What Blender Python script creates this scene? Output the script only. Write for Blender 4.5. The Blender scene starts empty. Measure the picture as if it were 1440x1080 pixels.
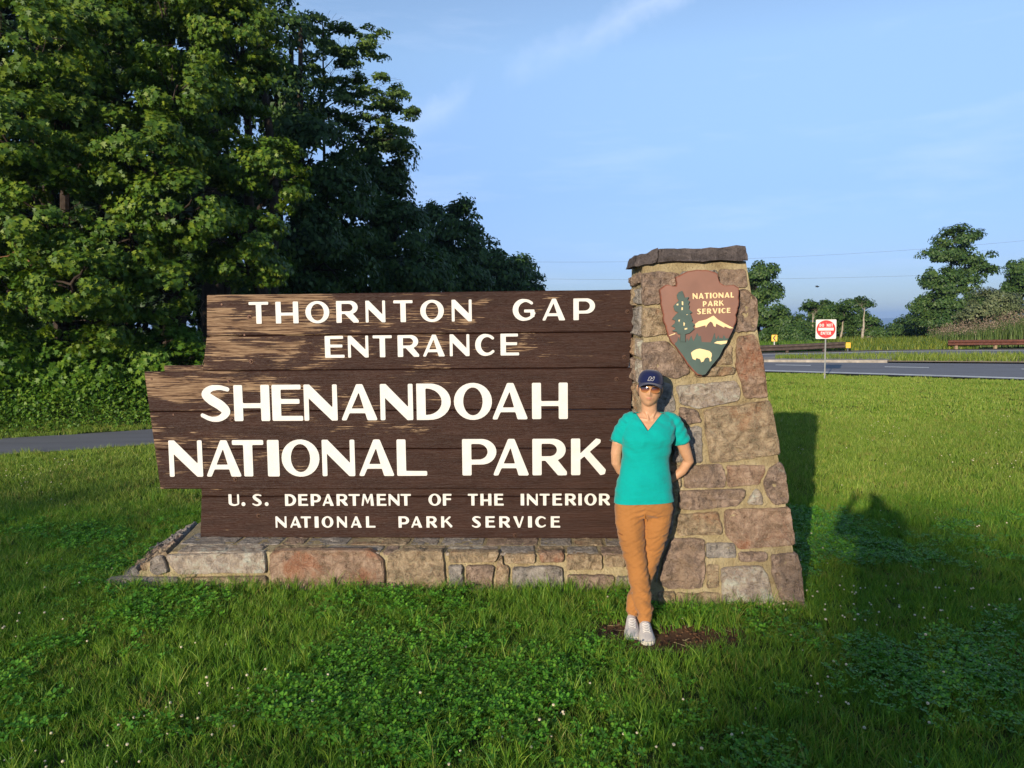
import bpy, bmesh, math, random
import numpy as np
from mathutils import Vector, Matrix, noise
from mathutils.geometry import tessellate_polygon, delaunay_2d_cdt

# ------------------------------------------------------------------ camera, sky, sun, exposure
scene = bpy.context.scene
COL = scene.collection
R = math.radians
cam = bpy.data.cameras.new('camera')
cam.sensor_width = 36.0
cam.lens = 26.5
cam.clip_start = 0.05
cam.clip_end = 20000
cam_ob = bpy.data.objects.new('camera', cam)
COL.objects.link(cam_ob)
PITCH = math.atan(88 / 1060.0); ROLL = 0.0112
fw = Vector((0, math.cos(PITCH), -math.sin(PITCH))); r0 = Vector((1, 0, 0)); u0 = r0.cross(fw)
rr = r0 * math.cos(ROLL) - u0 * math.sin(ROLL); uu = r0 * math.sin(ROLL) + u0 * math.cos(ROLL)
m = Matrix((rr, uu, -fw)).transposed().to_4x4()
m.translation = Vector((0, 0, 1.95))
cam_ob.matrix_world = m
scene.camera = cam_ob

SUN_EL = 12.9; SUN_AZ = 205.0
world = bpy.data.worlds.new('World'); scene.world = world; world.use_nodes = True
nt = world.node_tree; nt.nodes.clear()
wo = nt.nodes.new('ShaderNodeOutputWorld'); bg = nt.nodes.new('ShaderNodeBackground')
sky = nt.nodes.new('ShaderNodeTexSky'); sky.sky_type = 'NISHITA'; sky.sun_disc = False
sky.sun_elevation = R(SUN_EL); sky.sun_rotation = R(SUN_AZ); sky.altitude = 900
sky.air_density = 1.0; sky.dust_density = 0.15; sky.ozone_density = 2.2
# thin streaks of cirrus across the whole sky
tc = nt.nodes.new('ShaderNodeTexCoord')
mp = nt.nodes.new('ShaderNodeMapping'); mp.inputs['Rotation'].default_value = (0.1, R(28), 0.35); mp.inputs['Scale'].default_value = (1.6, 3.0, 11.0)
n1 = nt.nodes.new('ShaderNodeTexNoise'); n1.inputs['Scale'].default_value = 1.6; n1.inputs['Detail'].default_value = 7; n1.inputs['Roughness'].default_value = 0.62
rp = nt.nodes.new('ShaderNodeValToRGB'); rp.color_ramp.elements[0].position = 0.54; rp.color_ramp.elements[1].position = 0.80
rp.color_ramp.elements[1].color = (0.25, 0.25, 0.25, 1)
mix = nt.nodes.new('ShaderNodeMixRGB'); mix.blend_type = 'MIX'; mix.inputs[2].default_value = (3.9, 4.5, 5.8, 1)
tint = nt.nodes.new('ShaderNodeMixRGB'); tint.blend_type = 'MULTIPLY'; tint.inputs[0].default_value = 1; tint.inputs[2].default_value = (1.0, 1.0, 1.0, 1)
L = nt.links.new
# hazy summer air: the sky stays blue down to the horizon all the way round
sep = nt.nodes.new('ShaderNodeSeparateXYZ'); L(tc.outputs['Generated'], sep.inputs[0])
er = nt.nodes.new('ShaderNodeValToRGB'); er.color_ramp.elements[0].position = 0.0; er.color_ramp.elements[0].color = (0.24, 0.30, 0.49, 1)
er.color_ramp.elements[1].position = 0.62; er.color_ramp.elements[1].color = (1.15, 0.99, 0.93, 1)
for p_, c_ in ((0.07, (0.36, 0.395, 0.60, 1)), (0.16, (0.56, 0.56, 0.715, 1)), (0.32, (1.06, 0.97, 0.95, 1))):
    e_ = er.color_ramp.elements.new(p_); e_.color = c_
L(sep.outputs['Z'], er.inputs[0]); L(er.outputs[0], tint.inputs[2])
L(tc.outputs['Generated'], mp.inputs[0]); L(mp.outputs[0], n1.inputs['Vector']); L(n1.outputs[0], rp.inputs[0])
L(sky.outputs[0], tint.inputs[1]); L(tint.outputs[0], mix.inputs[1]); # one old vapour trail drifting apart
dn = nt.nodes.new('ShaderNodeVectorMath'); dn.operation = 'DOT_PRODUCT'; dn.inputs[1].default_value = (-0.426, -0.270, 0.864); L(tc.outputs['Generated'], dn.inputs[0])
def _m(op, a, b=0.0):
    q = nt.nodes.new('ShaderNodeMath'); q.operation = op
    for i_, v_ in enumerate((a, b)):
        if hasattr(v_, 'links'): L(v_, q.inputs[i_])
        else: q.inputs[i_].default_value = v_
    return q.outputs[0]
n2 = nt.nodes.new('ShaderNodeTexNoise'); n2.inputs['Scale'].default_value = 14; n2.inputs['Detail'].default_value = 6; n2.inputs['Roughness'].default_value = 0.65; L(tc.outputs['Generated'], n2.inputs['Vector'])
wav = _m('MULTIPLY', _m('SUBTRACT', n2.outputs[0], 0.5), 0.05)
dist_ = _m('ABSOLUTE', _m('ADD', dn.outputs['Value'], wav))
rt = nt.nodes.new('ShaderNodeValToRGB'); rt.color_ramp.elements[0].color = (0.42, 0.42, 0.42, 1); rt.color_ramp.elements[1].position = 0.022; rt.color_ramp.elements[1].color = (0, 0, 0, 1); L(dist_, rt.inputs[0])
n3 = nt.nodes.new('ShaderNodeTexNoise'); n3.inputs['Scale'].default_value = 5; n3.inputs['Detail'].default_value = 5; L(tc.outputs['Generated'], n3.inputs['Vector'])
rt3 = nt.nodes.new('ShaderNodeValToRGB'); rt3.color_ramp.elements[0].position = 0.42; rt3.color_ramp.elements[1].position = 0.62; L(n3.outputs[0], rt3.inputs[0])
L(_m('MAXIMUM', rp.outputs[0], _m('MULTIPLY', rt.outputs[0], rt3.outputs[0])), mix.inputs[0])
L(mix.outputs[0], bg.inputs[0]); bg.inputs[1].default_value = 0.15
L(bg.outputs[0], wo.inputs[0])

sun = bpy.data.lights.new('sun', 'SUN'); sun.energy = 4.4; sun.angle = R(0.6); sun.color = (1.0, 0.86, 0.68)
sun_ob = bpy.data.objects.new('sun', sun); COL.objects.link(sun_ob)
az = R(25.0)
sdir = Vector((math.sin(az) * math.cos(R(SUN_EL)), math.cos(az) * math.cos(R(SUN_EL)), -math.sin(R(SUN_EL))))
sun_ob.rotation_euler = sdir.to_track_quat('-Z', 'Y').to_euler()
sun_ob.location = (-20, -40, 20)
scene.view_settings.view_transform = 'Standard'; scene.view_settings.look = 'None'
scene.view_settings.exposure = 0.60; scene.view_settings.gamma = 1.0
scene.view_settings.use_curve_mapping = False
scene.cycles.max_bounces = 6; scene.cycles.transparent_max_bounces = 6
scene.cycles.diffuse_bounces = 3; scene.cycles.glossy_bounces = 2; scene.cycles.transmission_bounces = 4

rng = np.random.default_rng(7); rnd = random.Random(11)

# ------------------------------------------------------------------ helpers
def link_obj(name, me, mats=None, parent=None, label=None, cat=None, group=None, kind=None, smooth=False):
    o = bpy.data.objects.new(name, me); COL.objects.link(o)
    if mats is not None and me is not None:
        for mm in (mats if isinstance(mats, (list, tuple)) else [mats]):
            if len(me.materials) < (len(mats) if isinstance(mats, (list, tuple)) else 1):
                me.materials.append(mm)
    if parent is not None: o.parent = parent
    tag(o, label, cat, group, kind)
    if smooth and me is not None:
        me.polygons.foreach_set('use_smooth', [True] * len(me.polygons))
    return o
def tag(o, label=None, cat=None, group=None, kind=None):
    if label: o['label'] = label
    if cat: o['category'] = cat
    if group: o['group'] = group
    if kind: o['kind'] = kind
def empty(name, loc, label, cat, group=None, rot=(0, 0, 0)):
    o = bpy.data.objects.new(name, None); COL.objects.link(o); o.location = loc; o.rotation_euler = rot
    o.empty_display_size = 0.1
    tag(o, label, cat, group); return o
def mesh_np(name, verts, faces_flat, nper):
    """verts (N,3); faces_flat flat loop indices; nper = verts per face (int or array)"""
    me = bpy.data.meshes.new(name)
    verts = np.ascontiguousarray(verts, dtype=np.float32); faces_flat = np.ascontiguousarray(faces_flat, dtype=np.int32).ravel()
    me.vertices.add(len(verts)); me.vertices.foreach_set('co', verts.ravel())
    if np.isscalar(nper):
        nf = len(faces_flat) // nper; ls = np.arange(nf, dtype=np.int32) * nper; lt = np.full(nf, nper, dtype=np.int32)
    else:
        lt = np.asarray(nper, dtype=np.int32); nf = len(lt); ls = np.concatenate([[0], np.cumsum(lt)[:-1]]).astype(np.int32)
    me.loops.add(len(faces_flat)); me.loops.foreach_set('vertex_index', faces_flat)
    me.polygons.add(nf); me.polygons.foreach_set('loop_start', ls); me.polygons.foreach_set('loop_total', lt)
    me.update(calc_edges=True); return me
def mesh_py(name, verts, faces):
    me = bpy.data.meshes.new(name); me.from_pydata([tuple(v) for v in verts], [], faces); me.update(); return me
class MB:
    """collects simple solids into one mesh"""
    def __init__(s): s.v = []; s.f = []
    def add(s, vs, fs):
        b = len(s.v); s.v += [tuple(v) for v in vs]; s.f += [tuple(i + b for i in f) for f in fs]
    def box(s, c, size, mat=None):
        hx, hy, hz = [q / 2 for q in size]; vs = [Vector((x * hx, y * hy, z * hz)) for z in (-1, 1) for y in (-1, 1) for x in (-1, 1)]
        if mat is not None: vs = [mat @ v for v in vs]
        s.add([Vector(c) + v for v in vs], [(0, 2, 3, 1), (4, 5, 7, 6), (0, 1, 5, 4), (2, 6, 7, 3), (0, 4, 6, 2), (1, 3, 7, 5)])
    def tube(s, pts, rads, n=8, cap=True):
        pts = [Vector(p) for p in pts]; rings = []
        for i, p in enumerate(pts):
            d = (pts[min(i + 1, len(pts) - 1)] - pts[max(i - 1, 0)]).normalized()
            a = d.orthogonal().normalized() if i == 0 else (rings[-1][1] - d * rings[-1][1].dot(d)).normalized()
            b = d.cross(a); r = rads[i] if hasattr(rads, '__len__') else rads
            rings.append(([p + (a * math.cos(2 * math.pi * k / n) + b * math.sin(2 * math.pi * k / n)) * r for k in range(n)], a))
        vs = [v for ring, _ in rings for v in ring]; fs = []
        for i in range(len(pts) - 1):
            for k in range(n):
                fs.append((i * n + k, i * n + (k + 1) % n, (i + 1) * n + (k + 1) % n, (i + 1) * n + k))
        if cap:
            fs.append(tuple(range(n - 1, -1, -1))); fs.append(tuple((len(pts) - 1) * n + k for k in range(n)))
        s.add(vs, fs)
    def loft(s, rings, cap=True):
        n = len(rings[0]); vs = [v for r_ in rings for v in r_]; fs = []
        for i in range(len(rings) - 1):
            for k in range(n):
                fs.append((i * n + k, i * n + (k + 1) % n, (i + 1) * n + (k + 1) % n, (i + 1) * n + k))
        if cap:
            fs.append(tuple(range(n - 1, -1, -1))); fs.append(tuple((len(rings) - 1) * n + k for k in range(n)))
        s.add(vs, fs)
    def mesh(s, name): return mesh_py(name, s.v, s.f)
def bevel_mesh(me, w, seg=1):
    bm = bmesh.new(); bm.from_mesh(me); bmesh.ops.recalc_face_normals(bm, faces=bm.faces)
    bmesh.ops.bevel(bm, geom=list(bm.edges), offset=w, segments=seg, affect='EDGES', profile=0.6)
    bm.to_mesh(me); bm.free(); return me

# ------------------------------------------------------------------ materials
class NT:
    def __init__(s, name):
        s.m = bpy.data.materials.new(name); s.m.use_nodes = True; s.t = s.m.node_tree
        s.bsdf = s.t.nodes['Principled BSDF']; s.out = s.t.nodes['Material Output']
    def n(s, typ, **kw):
        nd = s.t.nodes.new(typ)
        for k, v in kw.items():
            if k in nd.inputs: nd.inputs[k].default_value = v
            else: setattr(nd, k, v)
        return nd
    def l(s, a, b): s.t.links.new(a, b)
    def coord(s, kind='Object', scale=(1, 1, 1), rot=(0, 0, 0)):
        c = s.n('ShaderNodeTexCoord'); mpn = s.n('ShaderNodeMapping'); mpn.inputs['Scale'].default_value = scale; mpn.inputs['Rotation'].default_value = rot
        s.l(c.outputs[kind], mpn.inputs[0]); return mpn.outputs[0]
    def noise(s, vec, scale=5, detail=4, rough=0.55, dist=0.0):
        nd = s.n('ShaderNodeTexNoise'); nd.inputs['Scale'].default_value = scale; nd.inputs['Detail'].default_value = detail
        nd.inputs['Roughness'].default_value = rough; nd.inputs['Distortion'].default_value = dist
        if vec is not None: s.l(vec, nd.inputs['Vector'])
        return nd.outputs[0]
    def ramp(s, fac, stops):
        nd = s.n('ShaderNodeValToRGB'); cr = nd.color_ramp
        while len(cr.elements) < len(stops): cr.elements.new(0.5)
        for e, (p, c) in zip(cr.elements, stops):
            e.position = p; e.color = (*c, 1) if hasattr(c, '__len__') else (c, c, c, 1)
        s.l(fac, nd.inputs[0]); return nd.outputs[0]
    def mix(s, fac, a, b, mode='MIX'):
        nd = s.n('ShaderNodeMixRGB'); nd.blend_type = mode
        for sock, v in ((nd.inputs[0], fac), (nd.inputs[1], a), (nd.inputs[2], b)):
            if hasattr(v, 'is_linked') or hasattr(v, 'links'): s.l(v, sock)
            elif hasattr(v, '__len__'): sock.default_value = (*v, 1)
            else: sock.default_value = v
        return nd.outputs[0]
    def math(s, op, a, b=0.0, c=0.0):
        nd = s.n('ShaderNodeMath'); nd.operation = op
        for i, v in enumerate((a, b, c)):
            if hasattr(v, 'links'): s.l(v, nd.inputs[i])
            else: nd.inputs[i].default_value = v
        return nd.outputs[0]
    def bump(s, h, strength=0.5, dist=0.01):
        nd = s.n('ShaderNodeBump'); nd.inputs['Strength'].default_value = strength; nd.inputs['Distance'].default_value = dist
        s.l(h, nd.inputs['Height']); s.l(nd.outputs[0], s.bsdf.inputs['Normal']); return nd.outputs[0]
    def color(s, c):
        if hasattr(c, 'links'): s.l(c, s.bsdf.inputs['Base Color'])
        else: s.bsdf.inputs['Base Color'].default_value = (*c, 1)
    def rough(s, r):
        if hasattr(r, 'links'): s.l(r, s.bsdf.inputs['Roughness'])
        else: s.bsdf.inputs['Roughness'].default_value = r
    def spec(s, v): s.bsdf.inputs['Specular IOR Level'].default_value = v
def plain(name, c, rough=0.6, spec=0.4, var=0.15, nscale=8, metal=0.0, bump=0.0):
    t = NT(name); v = t.coord(); nz = t.noise(v, nscale, 4)
    lo = [q * (1 - var) for q in c]; hi = [min(1, q * (1 + var)) for q in c]
    t.color(t.ramp(nz, [(0.3, lo), (0.7, hi)])); t.rough(rough); t.spec(spec); t.bsdf.inputs['Metallic'].default_value = metal
    if bump: t.bump(t.noise(v, nscale * 12, 3), bump, 0.005)
    return t.m
def leaf_mat(name, cols, transl=0.3, big=0.6, rough=0.5, spec=0.3):
    """cols: dark, mid, light; random per leaf, slow drift through the crown"""
    t = NT(name); g = t.n('ShaderNodeNewGeometry'); v = t.coord('Object')
    nz = t.noise(v, big, 3); f = t.math('ADD', t.math('MULTIPLY', g.outputs['Random Per Island'], 0.65), t.math('MULTIPLY', nz, 0.5))
    c = t.ramp(f, [(0.15, cols[0]), (0.55, cols[1]), (0.95, cols[2])])
    t.color(c); t.rough(rough); t.spec(spec)
    tr = t.n('ShaderNodeBsdfTranslucent'); t.l(t.mix(1.0, c, (1.15, 1.2, 0.5), 'MULTIPLY'), tr.inputs[0])
    ms = t.n('ShaderNodeMixShader'); ms.inputs[0].default_value = transl
    t.l(t.bsdf.outputs[0], ms.inputs[1]); t.l(tr.outputs[0], ms.inputs[2]); t.l(ms.outputs[0], t.out.inputs[0])
    return t.m
HAZE = True
PILLAR_STONES = [[(-0.048,2.272),(0.088,2.28),(0.205,2.264),(0.208,2.191),(0.102,2.172),(0.082,2.134),(0.071,2.061),(-0.046,2.052)],[(0.215,2.278),(0.466,2.285),(0.467,2.065),(0.346,2.033),(0.211,2.044),(0.213,2.181)],[(0.476,2.289),(0.654,2.287),(0.666,2.165),(0.479,2.167)],[(-0.046,2.033),(0.085,2.026),(0.112,1.851),(-0.053,1.833)],[(0.095,2.036),(0.337,2.023),(0.333,1.819),(0.126,1.831)],[(0.351,2.042),(0.594,2.146),(0.574,1.855),(0.348,1.829)],[(0.613,2.151),(0.661,2.146),(0.722,2.086),(0.734,1.96),(0.714,1.873),(0.584,1.855)],[(-0.054,1.794),(0.121,1.802),(0.235,1.675),(0.267,1.587),(0.185,1.549),(0.122,1.559),(-0.046,1.599)],[(0.15,1.806),(0.415,1.809),(0.491,1.774),(0.398,1.649),(0.278,1.645)],[(0.588,1.821),(0.703,1.844),(0.758,1.699),(0.786,1.42),(0.629,1.411),(0.612,1.532),(0.58,1.604)],[(0.515,1.769),(0.554,1.769),(0.552,1.643),(0.412,1.639)],[(0.297,1.631),(0.57,1.624),(0.57,1.575),(0.435,1.562),(0.305,1.558)],[(0.175,1.499),(0.478,1.521),(0.574,1.532),(0.606,1.46),(0.595,1.397),(0.317,1.346),(0.197,1.378)],[(-0.032,1.561),(0.035,1.531),(0.141,1.506),(0.167,1.327),(0.047,1.309),(-0.035,1.328)],[(0.192,1.356),(0.312,1.331),(0.339,1.254),(0.238,1.24),(0.191,1.293)],[(0.36,1.329),(0.48,1.355),(0.623,1.368),(0.786,1.396),(0.809,1.353),(0.844,1.18),(0.864,1.037),(0.557,0.995),(0.397,0.981),(0.376,1.125),(0.359,1.269)],[(0.243,1.216),(0.339,1.225),(0.34,0.981),(0.239,0.981)],[(-0.016,1.29),(0.157,1.298),(0.214,1.221),(0.139,1.029),(-0.01,1.03)],[(0.156,1.207),(0.223,1.212),(0.22,0.986),(0.143,0.981)],[(0.22,0.957),(0.464,0.971),(0.496,0.895),(0.485,0.814),(0.218,0.809)],[(-0.01,1.006),(0.124,0.981),(0.196,0.953),(0.194,0.814),(-0.003,0.799)],[(0.507,0.957),(0.759,0.961),(0.753,0.906),(0.718,0.835),(0.509,0.814)],[(0.782,0.928),(0.863,0.987),(0.891,0.937),(0.915,0.714),(0.815,0.7),(0.774,0.754),(0.752,0.847)],[(0.184,0.79),(0.618,0.804),(0.627,0.754),(0.564,0.69),(0.268,0.661),(0.177,0.673)],[(-0.003,0.776),(0.15,0.78),(0.149,0.666),(0.127,0.494),(0.003,0.494)],[(0.704,0.809),(0.736,0.754),(0.74,0.7),(0.635,0.7),(0.65,0.742)],[(0.167,0.632),(0.442,0.647),(0.467,0.552),(0.466,0.5),(0.175,0.49)],[(0.487,0.662),(0.919,0.679),(0.952,0.431),(0.578,0.401),(0.49,0.5)],[(0.134,0.471),(0.346,0.467),(0.347,0.22),(0.322,0.14),(0.089,0.138),(0.042,0.185),(0.072,0.337)],[(0.021,0.47),(0.112,0.47),(0.049,0.337),(0.022,0.171)],[(0.363,0.44),(0.55,0.441),(0.558,0.349),(0.361,0.339)],[(0.578,0.382),(0.762,0.383),(0.754,0.322),(0.577,0.321)],[(0.363,0.296),(0.441,0.296),(0.436,0.145),(0.356,0.145)],[(0.457,0.278),(0.718,0.291),(0.769,0.223),(0.798,0.051),(0.463,0.042)],[(0.79,0.361),(0.96,0.379),(0.99,0.262),(1.0,0.053),(0.846,0.073),(0.797,0.242)],[(0.16,0.106),(0.443,0.112),(0.442,-0.071),(0.148,-0.074)],[(0.036,0.119),(0.146,0.115),(0.138,-0.074),(0.034,-0.075)],[(0.458,0.018),(0.831,0.031),(0.829,-0.077),(0.452,-0.08)],[(0.845,0.031),(1.014,0.046),(1.016,-0.066),(0.843,-0.068)]]
WALL_STONES = [[(-4.018,0.06),(-3.878,0.076),(-3.474,0.073),(-3.436,-0.052),(-3.781,-0.064),(-4.009,-0.065)],[(-3.699,0.199),(-3.612,0.229),(-3.545,0.113),(-3.642,0.087),(-3.687,0.113)],[(-3.588,0.229),(-2.827,0.253),(-2.802,0.11),(-3.466,0.097),(-3.533,0.151)],[(-3.441,0.073),(-2.8,0.086),(-2.776,-0.047),(-3.425,-0.052)],[(-2.788,0.244),(-2.682,0.267),(-2.036,0.269),(-1.932,0.211),(-1.915,0.096),(-1.913,-0.042),(-2.712,-0.047),(-2.782,0.125)],[(-1.901,0.24),(-1.823,0.265),(-1.488,0.266),(-1.467,0.098),(-1.462,-0.039),(-1.892,-0.042)],[(-1.445,0.262),(-1.066,0.263),(-1.096,0.191),(-1.443,0.184)],[(-1.443,0.165),(-1.337,0.166),(-1.332,-0.038),(-1.436,-0.039)],[(-1.316,0.166),(-1.107,0.167),(-1.119,-0.037),(-1.312,-0.038)],[(-1.086,0.2),(-1.05,0.244),(-1.044,0.177),(-0.997,0.163),(-1.0,-0.036),(-1.099,-0.037)],[(-1.029,0.249),(-0.798,0.25),(-0.804,0.183),(-1.028,0.181)],[(-0.772,0.259),(-0.595,0.26),(-0.596,0.193),(-0.773,0.187)],[(-0.976,0.153),(-0.637,0.169),(-0.602,0.141),(-0.599,-0.043),(-0.975,-0.036)],[(-0.574,0.246),(-0.315,0.247),(-0.317,0.142),(-0.581,0.141)],[(-0.294,0.242),(-0.144,0.243),(-0.147,0.162),(-0.296,0.161)],[(-0.571,0.108),(-0.231,0.105),(-0.256,-0.054),(-0.573,-0.056)],[(-0.216,0.095),(-0.118,0.096),(-0.124,-0.063),(-0.236,-0.063)],[(-0.123,0.243),(0.098,0.244),(0.094,0.149),(-0.127,0.148)],[(-0.097,0.12),(0.082,0.121),(0.074,-0.061),(-0.104,-0.062)]]
EMBLEM = {'arrow':[(0.3687,2.2839),(0.4189,2.2706),(0.451,2.2557),(0.4552,2.2196),(0.4624,2.1931),(0.4954,2.1782),(0.5608,2.1773),(0.5898,2.1578),(0.5869,2.1003),(0.5892,2.0668),(0.5809,2.0238),(0.5664,1.9761),(0.5705,1.9426),(0.5512,1.8922),(0.5325,1.8475),(0.5083,1.8144),(0.4983,1.7825),(0.4788,1.7503),(0.4496,1.6957),(0.4047,1.639),(0.3577,1.5751),(0.334,1.5705),(0.301,1.5802),(0.2747,1.6033),(0.2389,1.6499),(0.2031,1.7074),(0.1611,1.7671),(0.1424,1.7859),(0.1145,1.8375),(0.0986,1.9028),(0.0805,1.94),(0.0811,1.9818),(0.0681,2.0473),(0.0641,2.108),(0.0604,2.1552),(0.0885,2.1789),(0.1163,2.1892),(0.143,2.1782),(0.1716,2.1745),(0.1766,2.1956),(0.1722,2.2188),(0.1677,2.2376),(0.2109,2.2558),(0.2571,2.2787),(0.313,2.2847)],'tree':[(0.2065,2.1435),(0.2154,2.12),(0.222,2.0966),(0.2499,2.1009),(0.2404,2.0823),(0.2564,2.0728),(0.2445,2.0496),(0.2537,2.0448),(0.2487,2.0215),(0.2715,1.9979),(0.2552,1.9888),(0.262,1.9794),(0.2731,1.9467),(0.266,1.9374),(0.2888,1.9139),(0.2748,1.9047),(0.2838,1.886),(0.251,1.8584),(0.2231,1.8517),(0.2224,1.8006),(0.19,1.8009),(0.1908,1.8521),(0.1723,1.8546),(0.1678,1.8686),(0.1355,1.8736),(0.1588,1.8873),(0.1543,1.8967),(0.1313,1.9063),(0.1547,1.9247),(0.1596,1.9433),(0.1366,1.9529),(0.1554,1.976),(0.1789,1.999),(0.1559,2.0086),(0.147,2.0414),(0.1706,2.0645),(0.1847,2.0784),(0.1755,2.0878),(0.1713,2.1159),(0.1855,2.1345)],'green':[(0.1505,1.7856),(0.1716,1.8064),(0.1789,1.8319),(0.1878,1.8085),(0.1975,1.841),(0.2184,1.8408),(0.2201,1.7989),(0.227,1.7965),(0.2366,1.8243),(0.2456,1.8033),(0.2646,1.8403),(0.2712,1.8193),(0.2802,1.803),(0.3041,1.8585),(0.3153,1.8352),(0.3269,1.8397),(0.3332,1.7978),(0.3931,1.7949),(0.4026,1.8111),(0.4195,1.8573),(0.428,1.8155),(0.435,1.82),(0.4445,1.8408),(0.4511,1.8199),(0.4627,1.8244),(0.4718,1.8173),(0.4814,1.8428),(0.4948,1.8194),(0.5132,1.8216),(0.4942,1.7823),(0.4753,1.7524),(0.4468,1.697),(0.3999,1.6419),(0.3553,1.582),(0.3345,1.5762),(0.3047,1.5857),(0.2819,1.6081),(0.2434,1.6547),(0.2073,1.7107),(0.1664,1.7669)],'mount':[(0.1165,1.8409),(0.1584,1.8554),(0.1812,1.8319),(0.223,1.8408),(0.2791,1.8821),(0.3071,1.9004),(0.3441,1.9069),(0.3907,1.9367),(0.4823,1.8985),(0.5465,1.8857),(0.5275,1.8469),(0.5132,1.8216),(0.499,1.7962),(0.3423,1.7884),(0.1714,1.7901),(0.1437,1.795)],'snow':[(0.2912,1.9192),(0.3169,1.9375),(0.3679,1.9486),(0.4144,1.9746),(0.4462,1.9454),(0.4873,1.9217),(0.5466,1.8885),(0.5235,1.8864),(0.487,1.9008),(0.4845,1.8915),(0.464,1.9033),(0.432,1.9199),(0.427,1.8968),(0.4156,1.9038),(0.4067,1.9272),(0.393,1.9343),(0.3766,1.9182),(0.3624,1.8951),(0.3603,1.9091),(0.3395,1.9047),(0.3163,1.8979),(0.2931,1.8935)],'slope':[(0.1175,1.8442),(0.1585,1.86),(0.1584,1.8531),(0.1188,1.8409)],'lake':[(0.4138,1.7901),(0.4347,1.8015),(0.5038,1.8054),(0.4966,1.7869),(0.462,1.7803)],'bison':[(0.2606,1.7265),(0.277,1.7403),(0.2956,1.7494),(0.3187,1.7538),(0.3509,1.7466),(0.383,1.737),(0.3966,1.723),(0.3982,1.7044),(0.3924,1.6906),(0.3944,1.672),(0.3842,1.6665),(0.3813,1.6883),(0.3685,1.6954),(0.3523,1.6886),(0.3418,1.6678),(0.3266,1.6624),(0.3244,1.6726),(0.3177,1.6842),(0.2947,1.6914),(0.2899,1.6775),(0.2715,1.6846),(0.2649,1.7056)],'fleck1':[(0.2032,2.0735),(0.2124,2.0687),(0.212,2.0453),(0.2028,2.0501)],'fleck2':[(0.2002,2.0315),(0.2095,2.0313),(0.2093,2.015),(0.2,2.0128)],'fleck3':[(0.1681,2.0552),(0.1797,2.0574),(0.1796,2.0457),(0.168,2.0459)],'fleck4':[(0.2191,1.8913),(0.2376,1.8935),(0.2352,1.8842),(0.2189,1.8811)],'fleck5':[(0.2127,1.9333),(0.2219,1.9239),(0.217,1.9053),(0.2124,1.9101)],'fleck6':[(0.1782,1.9477),(0.1898,1.9499),(0.1826,1.9314)],'fleck7':[(0.232,1.9844),(0.2436,1.9843),(0.2342,1.9797)],'NATIONAL':[(0.2781,2.1262),(0.5553,2.1296),(0.5547,2.0947),(0.2798,2.0865)],'PARK':[(0.3467,2.0717),(0.4852,2.076),(0.4846,2.0397),(0.3461,2.0358)],'SERVICE':[(0.3075,2.0208),(0.5305,2.0251),(0.5299,1.9912),(0.3069,1.9835)]}
ROW1 = [('T',-3.03,-2.874,1.953,2.124),('H',-2.818,-2.638,1.954,2.123),('O',-2.583,-2.394,1.954,2.123),('R',-2.34,-2.165,1.954,2.123),('N',-2.11,-1.956,1.954,2.122),('T',-1.892,-1.742,1.954,2.122),('O',-1.684,-1.5,1.954,2.121),('N',-1.44,-1.285,1.954,2.121),('G',-0.969,-0.803,1.954,2.12),('A',-0.745,-0.567,1.954,2.12),('P',-0.506,-0.341,1.954,2.119)]
ROW2 = [('E',-2.438,-2.284,1.683,1.853),('N',-2.256,-2.095,1.683,1.853),('T',-2.06,-1.91,1.684,1.854),('R',-1.866,-1.699,1.685,1.854),('A',-1.671,-1.497,1.686,1.855),('N',-1.46,-1.307,1.687,1.856),('C',-1.262,-1.107,1.688,1.856),('E',-1.067,-0.924,1.689,1.857)]
ROW3 = [('S',-3.431,-3.168,1.195,1.479),('H',-3.156,-2.871,1.196,1.48),('E',-2.853,-2.61,1.197,1.48),('N',-2.6,-2.338,1.197,1.48),('A',-2.31,-2.022,1.198,1.48),('N',-2.001,-1.744,1.198,1.48),('D',-1.718,-1.452,1.199,1.481),('O',-1.428,-1.134,1.2,1.481),('A',-1.135,-0.858,1.2,1.481),('H',-0.827,-0.553,1.201,1.481)]
ROW4 = [('N',-3.697,-3.426,0.755,1.046),('A',-3.401,-3.113,0.756,1.046),('T',-3.186,-2.934,0.757,1.047),('I',-2.906,-2.812,0.757,1.047),('O',-2.793,-2.492,0.758,1.047),('N',-2.471,-2.212,0.759,1.047),('A',-2.184,-1.901,0.76,1.048),('L',-1.882,-1.646,0.761,1.048),('P',-1.371,-1.105,0.763,1.049),('A',-1.134,-0.853,0.763,1.049),('R',-0.828,-0.563,0.764,1.049),('K',-0.531,-0.264,0.765,1.05)]
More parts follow.
